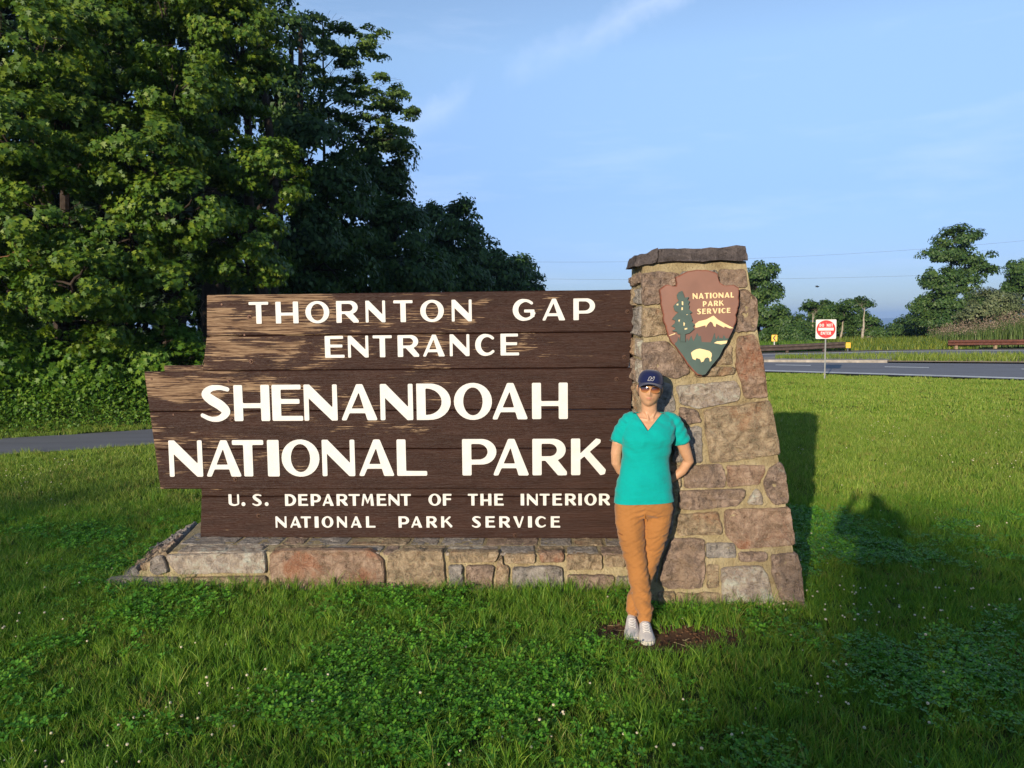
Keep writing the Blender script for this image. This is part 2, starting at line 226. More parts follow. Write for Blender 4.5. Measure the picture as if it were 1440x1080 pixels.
ROW5 = [('U',-3.256,-3.17,0.507,0.602),('.',-3.152,-3.12,0.507,0.602),('S',-3.065,-2.982,0.508,0.603),('.',-2.963,-2.932,0.508,0.603),('D',-2.798,-2.708,0.508,0.603),('E',-2.691,-2.612,0.509,0.603),('P',-2.591,-2.508,0.509,0.604),('A',-2.497,-2.405,0.509,0.604),('R',-2.383,-2.294,0.51,0.604),('T',-2.286,-2.196,0.51,0.604),('M',-2.184,-2.084,0.51,0.605),('E',-2.061,-1.984,0.51,0.605),('N',-1.967,-1.88,0.511,0.605),('T',-1.871,-1.789,0.511,0.605),('O',-1.65,-1.551,0.512,0.606),('F',-1.536,-1.464,0.512,0.606),('T',-1.338,-1.26,0.513,0.606),('H',-1.24,-1.153,0.513,0.607),('E',-1.131,-1.057,0.513,0.607),('I',-0.924,-0.896,0.514,0.607),('N',-0.875,-0.79,0.514,0.607),('T',-0.775,-0.697,0.514,0.607),('E',-0.675,-0.6,0.514,0.608),('R',-0.577,-0.492,0.515,0.608),('I',-0.474,-0.447,0.515,0.608),('O',-0.427,-0.332,0.515,0.608),('R',-0.314,-0.229,0.516,0.608)]
ROW6 = [('N',-2.881,-2.792,0.331,0.423),('A',-2.765,-2.673,0.332,0.423),('T',-2.676,-2.594,0.332,0.423),('I',-2.565,-2.533,0.332,0.423),('O',-2.508,-2.414,0.333,0.424),('N',-2.385,-2.305,0.333,0.424),('A',-2.276,-2.186,0.333,0.424),('L',-2.152,-2.077,0.334,0.425),('P',-1.892,-1.807,0.334,0.425),('A',-1.793,-1.703,0.335,0.425),('R',-1.67,-1.586,0.335,0.426),('K',-1.553,-1.464,0.336,0.426),('S',-1.311,-1.235,0.336,0.427),('E',-1.202,-1.126,0.337,0.427),('R',-1.094,-1.009,0.337,0.427),('V',-0.985,-0.9,0.337,0.427),('I',-0.868,-0.837,0.338,0.428),('C',-0.811,-0.724,0.338,0.428),('E',-0.69,-0.616,0.338,0.428)]
LOBES = {'maple_a':[(-8.92,14.5,7.21,1.23,0.96),(-9.17,14.0,5.42,1.06,0.92),(-8.85,14.5,4.09,1.09,0.82),(-9.62,14.5,2.63,0.82,0.68),(-8.62,15.5,6.33,1.02,0.88),(-8.1,14.0,2.72,0.99,0.66),(-10.63,15.0,6.88,1.27,1.27),(-10.63,14.5,3.71,1.09,1.09)],'maple_b':[(-7.53,15.5,5.41,1.32,0.8),(-8.49,16.5,8.07,1.4,0.93),(-6.82,16.0,6.88,0.91,0.83),(-6.72,15.5,4.28,1.17,0.73),(-7.73,15.0,3.53,0.99,0.71),(-8.3,15.0,2.0,0.85,0.57),(-7.16,15.5,2.71,0.88,0.58),(-7.68,17.0,9.43,1.28,1.12)],'maple_c':[(-6.13,17.5,8.41,1.07,0.99),(-6.83,17.5,7.02,0.83,0.66),(-5.14,17.0,5.25,0.77,0.8),(-5.95,16.5,3.88,0.93,0.62),(-6.01,17.0,3.24,0.88,0.51),(-6.4,17.5,5.76,0.83,0.66),(-6.74,18.0,10.01,1.19,1.02),(-6.02,18.0,7.47,0.51,0.59)],'dark_d':[(-7.06,24.0,10.58,0.77,1.36),(-6.95,24.0,8.88,1.13,1.36),(-5.87,23.0,7.03,1.41,1.19),(-6.51,22.0,4.51,1.45,1.04),(-5.28,23.0,5.46,1.19,1.3),(-6.97,22.0,3.1,1.25,0.62),(-5.65,23.0,3.77,1.3,0.98)],'locust_e':[(-6.38,27.0,12.12,0.97,0.56),(-5.29,27.0,11.63,1.07,0.66),(-6.05,27.0,10.8,1.15,0.56),(-4.71,27.0,10.07,1.22,0.51),(-4.24,27.0,9.1,1.02,0.56),(-4.01,27.0,8.37,0.82,0.36),(-5.47,27.0,9.47,1.27,0.64)],'dark_f':[(-4.82,28.0,7.86,1.11,1.0),(-4.47,28.0,6.58,0.79,1.19),(-5.47,27.0,5.07,1.53,1.27),(-3.96,27.0,5.05,1.02,1.15),(-3.62,27.0,3.68,1.15,0.89),(-5.52,27.0,3.45,1.53,0.76)],'tall_g':[(-3.74,38.0,6.36,1.08,0.93),(-2.38,38.0,7.26,0.47,0.72),(-2.33,38.0,7.74,0.29,0.36),(-3.64,38.0,7.48,0.32,0.57),(-4.14,38.0,7.34,0.25,0.36),(-2.68,38.0,6.28,1.22,1.43),(-3.98,36.0,4.24,1.7,1.36),(-2.78,38.0,4.18,1.61,1.43)],'round_h':[(-1.63,46.0,5.82,1.56,1.13),(-2.3,46.0,4.42,1.95,1.3),(-0.57,46.0,4.83,1.52,1.22)],'round_i':[(0.2,56.0,5.81,1.48,0.95),(1.24,56.0,4.76,1.16,0.95),(-0.18,56.0,4.41,1.85,1.16),(2.09,58.0,4.2,0.77,0.55)],'r_a':[(16.54,50.0,5.03,0.94,0.75),(16.09,50.0,3.97,1.32,0.75),(16.94,50.0,3.72,0.85,0.57),(16.87,50.0,2.42,1.42,0.94),(17.92,50.0,1.61,1.32,0.75),(16.98,50.0,1.15,1.6,0.85)],'r_b':[(20.96,52.0,2.54,0.98,0.59),(21.8,52.0,2.05,0.78,0.49),(21.19,52.0,1.23,0.88,0.78)],'r_c':[(23.11,53.0,2.44,0.7,0.45),(23.39,53.0,1.29,0.9,1.0)],'r_d':[(23.28,51.0,2.88,0.82,0.38),(23.79,51.0,1.54,0.96,0.87),(24.63,51.0,0.91,0.87,0.67)],'r_e':[(33.91,58.0,8.04,1.42,0.77),(32.87,58.0,6.76,1.42,0.55),(34.88,58.0,6.64,1.42,0.55),(32.77,58.0,5.05,1.64,0.66),(35.63,58.0,5.55,1.2,0.49),(33.77,58.0,4.5,1.86,0.77),(32.19,58.0,3.06,1.53,0.77),(34.37,58.0,2.87,2.3,0.98),(33.33,58.0,1.58,2.46,0.98)],'r_f':[(31.83,50.0,2.86,1.42,0.85),(30.59,50.0,2.17,1.04,0.66),(32.85,50.0,2.15,1.32,0.75)],'r_g':[(36.35,54.0,4.17,1.12,0.51),(35.94,54.0,5.57,0.41,0.41),(36.98,54.0,4.91,1.02,1.22),(35.53,54.0,3.42,1.02,0.51)],'r_h':[(34.38,64.0,1.21,1.81,0.97),(33.2,64.0,0.62,1.21,0.6)],'r_i':[(17.66,48.0,0.94,1.36,0.54),(18.41,47.0,0.73,1.11,0.44)]}
# ------------------------------------------------------------------ the ground
# frame of the entrance sign: O = foot of the pillar's front left corner, EX along the sign, EY to the back
O = Vector((0.94, 4.96, 0)); TH = R(-2.9)
EX = Vector((math.cos(TH), math.sin(TH), 0)); EY = Vector((-math.sin(TH), math.cos(TH), 0)); EZ = Vector((0, 0, 1))
def W(s, t, z): return O + EX * s + EY * t + EZ * z

LANE = [(-30, 4.0), (-22, 7.0), (-14.6, 9.9), (-8.35, 12.2), (-6.35, 13.05), (-4.2, 14.6), (-2.6, 17.2), (-1.4, 21), (-0.2, 27), (1.5, 33), (3, 38)]
def lane_dist(x, y):
    best = np.full(np.shape(x), 1e9); side = np.zeros(np.shape(x))
    for (x0, y0), (x1, y1) in zip(LANE[:-1], LANE[1:]):
        dx, dy = x1 - x0, y1 - y0; l2 = dx * dx + dy * dy
        k = np.clip(((x - x0) * dx + (y - y0) * dy) / l2, 0, 1); ex = x - x0 - k * dx; ey = y - y0 - k * dy
        d = np.hypot(ex, ey); s = np.sign(dx * (y - y0) - dy * (x - x0)); u = d < best
        best = np.where(u, d, best); side = np.where(u, s, side)
    return best * side          # positive: the wooded side
def smooth(a, b, x):
    t = np.clip((x - a) / (b - a), 0, 1); return t * t * (3 - 2 * t)
def gz(x, y):
    """height of the ground"""
    x = np.asarray(x, float); y = np.asarray(y, float)
    d = lane_dist(x, y)
    z = 0.9 * smooth(1.1, 5.0, d) * (y < 60) + 0.5 * smooth(5, 14, d)
    z = z * smooth(4, -2, x - 0.2 * y + 6) * (1 - .95 * smooth(22, 30, y) * smooth(-14, -6, x))         # bank only on the left
    z = z + 0.46 * smooth(2.3, 0.3, y) * smooth(-8, -3, -np.abs(x) - 2)
    z = z + 0.02 * np.sin(x * 1.3 + 1) * np.cos(y * 0.9) * smooth(1.2, 2.5, np.abs(d)) * smooth(6.2, 9, y) * (y < 22)
    far = np.hypot(x, y)
    z = z - 140 * smooth(90, 900, far) ** 1.2 - 0.25 * smooth(44, 70, y) * (x > 0)
    return z
def grid_axis(lim, near, step0, grow):
    a = [0.0]; s = step0
    while a[-1] < lim:
        if a[-1] > near: s *= grow
        a.append(a[-1] + s)
    return np.array(a)
ax = grid_axis(9000, 34, 0.5, 1.16); xs = np.concatenate([-ax[:0:-1], ax]); ays = grid_axis(9000, 50, 0.5, 1.16); ys = np.concatenate([-grid_axis(9000, 6, 1.0, 1.35)[:0:-1], ays])
X, Y = np.meshgrid(xs, ys, indexing='ij'); Z = gz(X, Y)
nx, ny = X.shape; idx = np.arange(nx * ny).reshape(nx, ny)
fq = np.stack([idx[:-1, :-1], idx[1:, :-1], idx[1:, 1:], idx[:-1, 1:]], -1).reshape(-1, 4)
t = NT('soil_and_turf'); g = t.n('ShaderNodeNewGeometry')
nz = t.noise(g.outputs['Position'], 1.5, 6); nz2 = t.noise(g.outputs['Position'], 25, 3)
c = t.mix(nz2, t.ramp(nz, [(0.3, (0.03, 0.055, 0.008)), (0.7, (0.075, 0.12, 0.016))]), (0.04, 0.035, 0.015))
t.color(c); t.rough(1.0); t.spec(0.1); t.bump(nz2, 0.8, 0.03)
ground = link_obj('ground', mesh_np('ground', np.stack([X.ravel(), Y.ravel(), Z.ravel()], 1), fq, 4), t.m, kind='structure', smooth=True,
    label='green mown lawn round the sign and the land beyond the road')

# roads
def asphalt(name, c0, c1):
    t = NT(name); g = t.n('ShaderNodeNewGeometry'); p = g.outputs['Position']
    a = t.noise(p, 0.5, 5); b = t.noise(p, 90, 2); cc = t.mix(t.math('MULTIPLY', b, 0.6), t.ramp(a, [(0.3, c0), (0.7, c1)]), [q * 1.6 for q in c1])
    st = t.noise(t.coord('Object', (0.15, 1.2, 1), (0, 0, R(20))), 2.0, 4)
    cc = t.mix(t.math('MULTIPLY', t.ramp(st, [(0.48, 0.0), (0.7, 0.6)]), 0.6), cc, [q * 0.6 for q in c0])
    t.color(cc); t.rough(0.85); t.bump(b, 0.4, 0.01); return t.m
M_ASPH = asphalt('road_asphalt', (0.12, 0.12, 0.13), (0.155, 0.155, 0.165))
M_ASPH2 = asphalt('lane_asphalt', (0.10, 0.102, 0.112), (0.135, 0.138, 0.15))
M_PAINT = plain('road_paint', (0.62, 0.62, 0.58), 0.7, 0.2, 0.2, 3)
M_CONC = plain('median_concrete', (0.30, 0.27, 0.23), 0.9, 0.2, 0.3, 4, bump=0.5)
def strip(name, a, b, z, mat, **kw):
    """sheet between two polylines of (x, y), draped z above the ground"""
    v = []; n = len(a)
    for (x0, y0), (x1, y1) in zip(a, b):
        for k in (0, 0.33, 0.67, 1):
            x, y = x0 + (x1 - x0) * k, y0 + (y1 - y0) * k; v.append((x, y, float(gz(x, y)) + z))
    f = [(i * 4 + k, (i + 1) * 4 + k, (i + 1) * 4 + k + 1, i * 4 + k + 1) for i in range(n - 1) for k in range(3)]
    me = mesh_py(name, v, f); bm = bmesh.new(); bm.from_mesh(me); bmesh.ops.recalc_face_normals(bm, faces=bm.faces)
    if bm.faces[0].normal.z < 0: bmesh.ops.reverse_faces(bm, faces=bm.faces)
    bm.to_mesh(me); bm.free()
    return link_obj(name, me, mat, **kw)
def resample(poly, step):
    out = [poly[0]]
    for (x0, y0), (x1, y1) in zip(poly[:-1], poly[1:]):
        n = max(1, int(math.hypot(x1 - x0, y1 - y0) / step))
        out += [(x0 + (x1 - x0) * k / n, y0 + (y1 - y0) * k / n) for k in range(1, n + 1)]
    return out
def chaikin(p, n=2):
    for _ in range(n):
        q = [p[0]]
        for a, b in zip(p[:-1], p[1:]):
            q += [(a[0] * .75 + b[0] * .25, a[1] * .75 + b[1] * .25), (a[0] * .25 + b[0] * .75, a[1] * .25 + b[1] * .75)]
        p = q + [p[-1]]
    return p
def offset(poly, d):
    out = []
    for i, p in enumerate(poly):
        a = poly[max(i - 1, 0)]; b = poly[min(i + 1, len(poly) - 1)]; dx, dy = b[0] - a[0], b[1] - a[1]; l = math.hypot(dx, dy)
        out.append((p[0] - dy / l * d, p[1] + dx / l * d))
    return out
lane = resample(chaikin(LANE, 2), 0.8)
strip('park_lane', offset(lane, -1.0), offset(lane, 1.0), 0.012, M_ASPH2, kind='structure', label='narrow grey asphalt lane running behind the wooden sign')
NEAR = [(-14, 44.0), (-6, 38.2), (2, 32.6), (9.07, 27.4), (12.51, 24.93), (15.44, 22.64), (24, 16.2), (40, 4.2)]
FAR = [(-12, 48.2), (-3, 42.0), (5, 36.2), (10.89, 33.3), (15.86, 31.7), (20.41, 30.0), (32, 24.0), (50, 12.0)]
UP0 = [(-10, 51.0), (-1, 45.0), (6, 39.0), (12.04, 36.4), (19.6, 37.8), (25.5, 36.4), (38, 31.0), (56, 20.0)]
UP1 = [(-8, 56.0), (2, 50.0), (8, 44.0), (13.33, 40.6), (21.43, 42.4), (29.03, 42.0), (43, 37.0), (62, 26.0)]
strip('road', NEAR, FAR, 0.035, M_ASPH, kind='structure', label='grey two lane asphalt road nearest the lawn')
strip('far_road', UP0, UP1, 0.06, M_ASPH, kind='structure', label='grey asphalt road beyond the grassy median')
strip('road_marking', offset(NEAR, 0.20), offset(NEAR, 0.72), 0.041, M_PAINT, kind='structure', label='solid white edge line along the lawn side of the road')
strip('road_marking', offset(UP1, -0.95), offset(UP1, -0.35), 0.066, M_PAINT, kind='structure', label='white edge line on the far side of the upper road')
def lerp_line(a, b, k):
    a = resample(a, 0.7); b = resample(b, 0.7); n = 60
    f = lambda p, u: p[min(len(p) - 1, int(u * (len(p) - 1)))]
    return [(f(a, i / n)[0] * (1 - k) + f(b, i / n)[0] * k, f(a, i / n)[1] * (1 - k) + f(b, i / n)[1] * k) for i in range(n + 1)]
for (p0, p1) in [((14.42, 29.1), (15.72, 28.35)), ((10.9, 31.1), (12.1, 30.45)), ((7.1, 33.3), (8.4, 32.5)), ((18.3, 27.0), (19.8, 26.1)), ((3.3, 35.6), (4.6, 34.8))]:
    dx, dy = p1[0] - p0[0], p1[1] - p0[1]; l = math.hypot(dx, dy); nx_, ny_ = -dy / l * .20, dx / l * .20
    strip('lane_dash', [(p0[0] - nx_, p0[1] - ny_), (p1[0] - nx_, p1[1] - ny_)], [(p0[0] + nx_, p0[1] + ny_), (p1[0] + nx_, p1[1] + ny_)], 0.042, M_PAINT,
          kind='structure', group='white dashes between the lanes')
# low concrete median on the left, grassy median on the right
me = MB(); a = offset(FAR[1:5], 0.25); b = offset(UP0[1:5], -0.25)
vs = []; 
for (x0, y0), (x1, y1) in zip(a, b):
    x1 = x0 + (x1 - x0) * 0.8; y1 = y0 + (y1 - y0) * 0.8
    vs += [(x0, y0, 0.0), (x0, y0 + .02, 0.13), (x1, y1, 0.14), (x1, y1, 0.0)]
fs = [(i * 4 + k, (i + 1) * 4 + k, (i + 1) * 4 + k + 1, i * 4 + k + 1) for i in range(len(a) - 1) for k in range(3)] + [(12, 13, 14, 15)]
me.add(vs, fs)
link_obj('median_kerb', me.mesh('median_kerb'), M_CONC, kind='structure', label='low pale concrete median between the two roads')
M_DIRT = plain('bare_dirt', (0.10, 0.052, 0.026), 0.95, 0.15, 0.35, 6, bump=0.9)
M_SAND = plain('sandy_verge', (0.42, 0.30, 0.17), 0.95, 0.15, 0.3, 2, bump=0.6)
strip('sandy_verge', offset(FAR[4:], 0.05), offset(FAR[4:], 0.75), 0.09, M_SAND, kind='structure', label='strip of pale sandy soil at the foot of the grassy median')
strip('gravel_verge', offset(UP1[3:], 0.03), offset(UP1[3:], 1.3), 0.07, plain('verge_gravel', (0.16, 0.13, 0.11), 0.95, 0.1, 0.4, 5, bump=0.8), kind='structure', label='dull gravel verge under the rusty guardrail')
# worn dirt patch in front of the pillar
DIRT = [(0.98, 4.48, 0.42, 0.17), (0.70, 4.60, 0.24, 0.14), (1.20, 4.48, 0.24, 0.12)]
def dirt_mask(x, y):
    f = 9.0 * np.ones(np.shape(x))
    for cx, cy, rx, ry in DIRT: f = np.minimum(f, np.hypot((x - cx) / rx, (y - cy) / ry))
    return f * (1 + .16 * np.sin(np.asarray(x) * 23 + 1.3 * np.sin(np.asarray(y) * 31)) + .12 * np.sin(np.asarray(y) * 41 + np.asarray(x) * 17))
vs = [(1.0, 4.5, 0.004)]; n = 64
for i in range(n):
    a_ = 2 * math.pi * i / n; r_ = 0.02
    while dirt_mask(1.0 + math.cos(a_) * r_, 4.5 + math.sin(a_) * r_) < 1.3: r_ += 0.01
    r_ *= 1 + 0.12 * noise.noise(Vector((math.cos(a_) * 2.5, math.sin(a_) * 2.5, 1)))
    vs.append((1.0 + math.cos(a_) * r_, 4.5 + math.sin(a_) * r_, 0.006))
link_obj('dirt_patch', mesh_py('dirt_patch', vs, [(0, 1 + i, 1 + (i + 1) % n) for i in range(n)]), M_DIRT, kind='structure', label='patch of bare brown soil worn in the grass in front of the pillar')

# crumbs of soil and dry stalks on the bare patch
mb = MB(); rr_ = random.Random(5)
for _ in range(260):
    x = rr_.uniform(.5, 1.5); y = rr_.uniform(4.28, 4.78)
    if dirt_mask(x, y) > 1.1: continue
    r_ = rr_.uniform(.003, .010); v8 = [(x + r_ * rr_.uniform(.6, 1.2) * a, y + r_ * rr_.uniform(.6, 1.2) * b, .006 + r_ * (.5 + .6 * c)) for a in (-1, 1) for b in (-1, 1) for c in (-1, 1)]
    mb.add(v8, [(0, 1, 3, 2), (4, 6, 7, 5), (0, 4, 5, 1), (2, 3, 7, 6), (0, 2, 6, 4), (1, 5, 7, 3)])
link_obj('soil_crumbs', mb.mesh('soil_crumbs'), M_DIRT, kind='stuff', label='small crumbs of soil on the bare patch')
mb = MB()
for _ in range(34):
    x = rr_.uniform(.5, 1.5); y = rr_.uniform(4.3, 4.75); a_ = rr_.uniform(0, 6.28); l_ = rr_.uniform(.03, .09)
    if dirt_mask(x, y) > 1.1: continue
    mb.tube([(x, y, .012), (x + l_ * math.cos(a_), y + l_ * math.sin(a_), .014)], .0011, 4)
link_obj('dry_stalks', mb.mesh('dry_stalks'), plain('dry_stalk', (0.42, 0.33, 0.18), .9, .1, .2, 30), kind='stuff', label='a few dry grass stalks lying on the bare soil')
# ------------------------------------------------------------------ letter outlines (rounded deco capitals)
def inset_convex(pts, r):
    pts = [np.array(p, float) for p in pts]; n = len(pts)
    area = sum(pts[i][0] * pts[(i + 1) % n][1] - pts[(i + 1) % n][0] * pts[i][1] for i in range(n))
    if area < 0: pts = pts[::-1]
    lines = []
    for i in range(n):
        d = pts[(i + 1) % n] - pts[i]; d /= np.linalg.norm(d); nn = np.array([-d[1], d[0]]); lines.append((pts[i] + nn * r, d))
    out = []
    for i in range(n):
        (p, d), (q, e) = lines[i - 1], lines[i]
        A = np.array([d, -e]).T
        k = np.linalg.solve(A, q - p)[0] if abs(np.linalg.det(A)) > 1e-6 else 0
        out.append(p + d * k)
    return out
def sd_poly(P, pts):
    d = np.full(P.shape[:-1], 1e9); inside = np.zeros(P.shape[:-1], bool); n = len(pts)
    for i in range(n):
        a, b = np.array(pts[i]), np.array(pts[(i + 1) % n]); e = b - a; w = P - a
        t = np.clip((w @ e) / (e @ e), 0, 1)[..., None]; d = np.minimum(d, np.linalg.norm(w - t * e, axis=-1))
        c = ((a[1] <= P[..., 1]) != (b[1] <= P[..., 1])) & (P[..., 0] < (b[0] - a[0]) * (P[..., 1] - a[1]) / (b[1] - a[1] + 1e-12) + a[0])
        inside ^= c
    return np.where(inside, -d, d)
RC = 0.035
def p_rp(pts, r=RC): return lambda P: sd_poly(P, inset_convex(pts, r)) - r
def p_rect(x0, y0, x1, y1, r=RC): return p_rp([(x0, y0), (x1, y0), (x1, y1), (x0, y1)], min(r, (x1 - x0) * .45, (y1 - y0) * .45))
def p_chain(pts):
    # dense resampling of (x, y, r) through Catmull-Rom
    q = [pts[0]] + list(pts) + [pts[-1]]; dense = []
    for i in range(1, len(q) - 2):
        p0, p1, p2, p3 = [np.array(q[j], float) for j in (i - 1, i, i + 1, i + 2)]
        for t in np.linspace(0, 1, 9)[:-1]:
            dense.append(0.5 * ((2 * p1) + (-p0 + p2) * t + (2 * p0 - 5 * p1 + 4 * p2 - p3) * t * t + (-p0 + 3 * p1 - 3 * p2 + p3) * t ** 3))
    dense.append(np.array(pts[-1], float)); D = np.array(dense)
    def f(P):
        return (np.hypot(P[..., 0, None] - D[:, 0], P[..., 1, None] - D[:, 1]) - D[:, 2]).min(-1)
    return f
def p_ell(cx, cy, a, b): return lambda P: (np.sqrt(((P[..., 0] - cx) / a) ** 2 + ((P[..., 1] - cy) / b) ** 2) - 1) * min(a, b)
def p_dshape(x0, x1, y0, y1, r=0.03):
    h = (y1 - y0) / 2; cy = (y0 + y1) / 2; bx = max(x0 + 0.02, x1 - h * 1.15)
    pts = [(x0, y0)] + [(bx + (x1 - bx) * math.cos(a), cy + h * math.sin(a)) for a in np.linspace(-math.pi / 2, math.pi / 2, 17)] + [(x0, y1)]
    return lambda P: sd_poly(P, pts)
def glyph(ch, w, T=0.25, t=0.13):
    """list of (sign, primitive)"""
    G = []; A = lambda p: G.append((1, p)); S = lambda p: G.append((-1, p))
    if ch == 'I': A(p_rect(0, 0, w, 1))
    elif ch == 'L': A(p_rect(0, 0, T, 1)); A(p_rect(0, 0, w, t))
    elif ch == 'T': A(p_rect(0, 1 - t, w, 1)); A(p_rect(w * .5 - T / 2, 0, w * .5 + T / 2, 1))
    elif ch == 'H': A(p_rect(0, 0, T, 1)); A(p_rect(w - T, 0, w, 1)); A(p_rect(0.05, .36, w - .05, .36 + t))
    elif ch in 'EF':
        A(p_rect(0, 0, T, 1)); A(p_rect(0, 1 - t, w * .95, 1)); A(p_rect(0, .47, w * .9, .47 + t))
        if ch == 'E': A(p_rect(0, 0, w, t))
    elif ch == 'N':
        A(p_rect(0, 0, t, 1)); A(p_rp([(0, 1), (.16, 1), (w, .22), (w, 0), (w - .16, 0), (0, .76)], .03)); A(p_rp([(w - t, 1), (w, 1), (w, 0), (w - t, 0)]))
    elif ch == 'A':
        a = w * .5
        A(p_rp([(0, 0), (t + .01, 0), (a + .10, 1), (a - .07, 1)])); A(p_rp([(w - T - .04, 0), (w, 0), (a + .10, 1), (a - .07, 1)])); A(p_rect(w * .2, .2, w * .74, .2 + t * .95))
    elif ch == 'V':
        a = w * .54
        A(p_rp([(0, 1), (T + .04, 1), (a + .10, 0), (a - .08, 0)])); A(p_rp([(w - t, 1), (w, 1), (a + .10, 0), (a - .05, 0)]))
    elif ch == 'M':
        A(p_rp([(0, 0), (t, 0), (.30 * w, 1), (.14 * w, 1)])); A(p_rp([(.14 * w, 1), (.32 * w, 1), (.56 * w, .28), (.48 * w, .14)]))
        A(p_rp([(.86 * w, 1), (.72 * w, 1), (.45 * w, .28), (.5 * w, .14)])); A(p_rp([(.72 * w, 1), (.9 * w, 1), (w, 0), (w - T, 0)]))
    elif ch == 'O': A(p_ell(w / 2, .5, w / 2, .51)); S(p_ell(w / 2, .5, w / 2 - T * 1.02, .385))
    elif ch == 'D': A(p_dshape(0, w, 0, 1)); S(p_dshape(T, w - T, t, 1 - t))
    elif ch == 'P': A(p_rect(0, 0, T, 1)); A(p_dshape(0.03, w, .30, 1)); S(p_dshape(T, w - T * .95, .30 + t, 1 - t)); 
    elif ch == 'R':
        A(p_rect(0, 0, T, 1)); A(p_dshape(0.03, w * .97, .40, 1)); S(p_dshape(T, w * .97 - T * .95, .40 + t * .9, 1 - t))
        A(p_rp([(.34 * w, .44), (.70 * w, .46), (w, .10), (w, 0), (w - .24, 0)]))
    elif ch == 'K':
        A(p_rect(0, 0, T, 1)); A(p_rp([(T - .03, .40), (T - .03, .56), (.72 * w, 1), (.86 * w, .97), (.84 * w, .88)])); A(p_rp([(.34 * w, .56), (.50 * w, .68), (w, .15), (w * .97, .03), (w * .84, 0)]))
    elif ch in 'CG':
        cx, ay = w * .56, .43; ax_ = w * .56 - T * .5; pts = []
        for a in np.linspace(R(46), R(316 if ch == 'C' else 338), 15):
            k = max(0, -math.cos(a)); r = .065 + (T / 2 - .06) * k ** .8
            pts.append((cx + (ax_ if math.cos(a) < 0 else w - .07 - cx + .08) * math.cos(a), .5 + ay * math.sin(a) * (1 if True else 0), r))
        A(p_chain(pts))
        if ch == 'G': A(p_rect(w * .52, .38, w, .38 + t)); A(p_rect(w - .19, .17, w, .45))
    elif ch == 'S':
        A(p_chain([(.86 * w, .885, .06), (.64 * w, .935, .065), (.36 * w, .91, .085), (.20 * w, .76, .115), (.36 * w, .60, .135), (.64 * w, .44, .135), (.80 * w, .26, .115), (.62 * w, .09, .085), (.34 * w, .065, .065), (.08 * w, .17, .055)]))
    elif ch == 'U':
        A(p_rect(0, .25, T, 1)); A(p_rect(w - t, .3, w, 1)); A(p_chain([(T / 2, .36, T / 2), (T / 2 + .02, .2, T / 2 - .02), (.5 * w, .075, .072), (w - .10, .17, .065), (w - t / 2, .36, t / 2)]))
    elif ch == '.': A(p_ell(w / 2, w / 2 - .02, w / 2, w / 2))
    return G
def contour(F, x0, y0, h):
    """marching squares: closed loops of F = 0"""
    nx, ny = F.shape; seg = {}
    def pt(i, j, e):
        if e == 0: a, b = (i, j), (i + 1, j)
        elif e == 1: a, b = (i + 1, j), (i + 1, j + 1)
        elif e == 2: a, b = (i, j + 1), (i + 1, j + 1)
        else: a, b = (i, j), (i, j + 1)
        return (a, b)
    tab = {1: [(3, 0)], 2: [(0, 1)], 3: [(3, 1)], 4: [(1, 2)], 5: [(3, 2), (1, 0)], 6: [(0, 2)], 7: [(3, 2)], 8: [(2, 3)], 9: [(2, 0)], 10: [(0, 3), (2, 1)], 11: [(2, 1)], 12: [(1, 3)], 13: [(1, 0)], 14: [(0, 3)]}
    ins = F < 0; code = ins[:-1, :-1] * 1 + ins[1:, :-1] * 2 + ins[1:, 1:] * 4 + ins[:-1, 1:] * 8
    for i, j in zip(*np.nonzero((code > 0) & (code < 15))):
        for a, b in tab[int(code[i, j])]: seg[pt(i, j, a)] = pt(i, j, b)
    def pos(k):
        (a, b) = k; fa, fb = F[a], F[b]; t = fa / (fa - fb); return (x0 + h * (a[0] + (b[0] - a[0]) * t), y0 + h * (a[1] + (b[1] - a[1]) * t))
    loops = []
    while seg:
        s = next(iter(seg)); lp = [s]; k = seg.pop(s)
        while k != s and k in seg: lp.append(k); k = seg.pop(k)
        loops.append([pos(k) for k in lp])
    return loops
def simplify(lp, eps):
    out = []; n = len(lp); keep = [True] * n; i = 0; anchor = 0
    pts = [Vector(p) for p in lp]; res = [0]; a = 0; b = 1
    while b < n:
        ok = True
        if b + 1 <= n - 1:
            A_, B_ = pts[a], pts[b + 1]; d = B_ - A_; l = d.length
            for k in range(a + 1, b + 1):
                w_ = pts[k] - A_
                if l < 1e-9 or abs(d.x * w_.y - d.y * w_.x) / l > eps: ok = False; break
        else: ok = False
        if not ok: res.append(b); a = b
        b += 1
    return [lp[i] for i in res]
_gc = {}
def glyph_loops(ch, w, T, t):
    key = (ch, round(w, 2), T, t)
    if key not in _gc:
        h = 0.022; xs_ = np.arange(-.08, w + .1, h); ys_ = np.arange(-.08, 1.1, h); P = np.stack(np.meshgrid(xs_, ys_, indexing='ij'), -1)
        F = np.full(P.shape[:-1], 9.0)
        for sgn, p in glyph(ch, w, T, t):
            F = np.minimum(F, p(P)) if sgn > 0 else np.maximum(F, -p(P))
        if ch in 'PR':
            F = np.minimum(F, p_rect(0, 0, T, 1)(P))
        F += 1e-7
        _gc[key] = [simplify(l, .003) for l in contour(F, -.08, -.08, h) if len(l) > 5]
    return _gc[key]
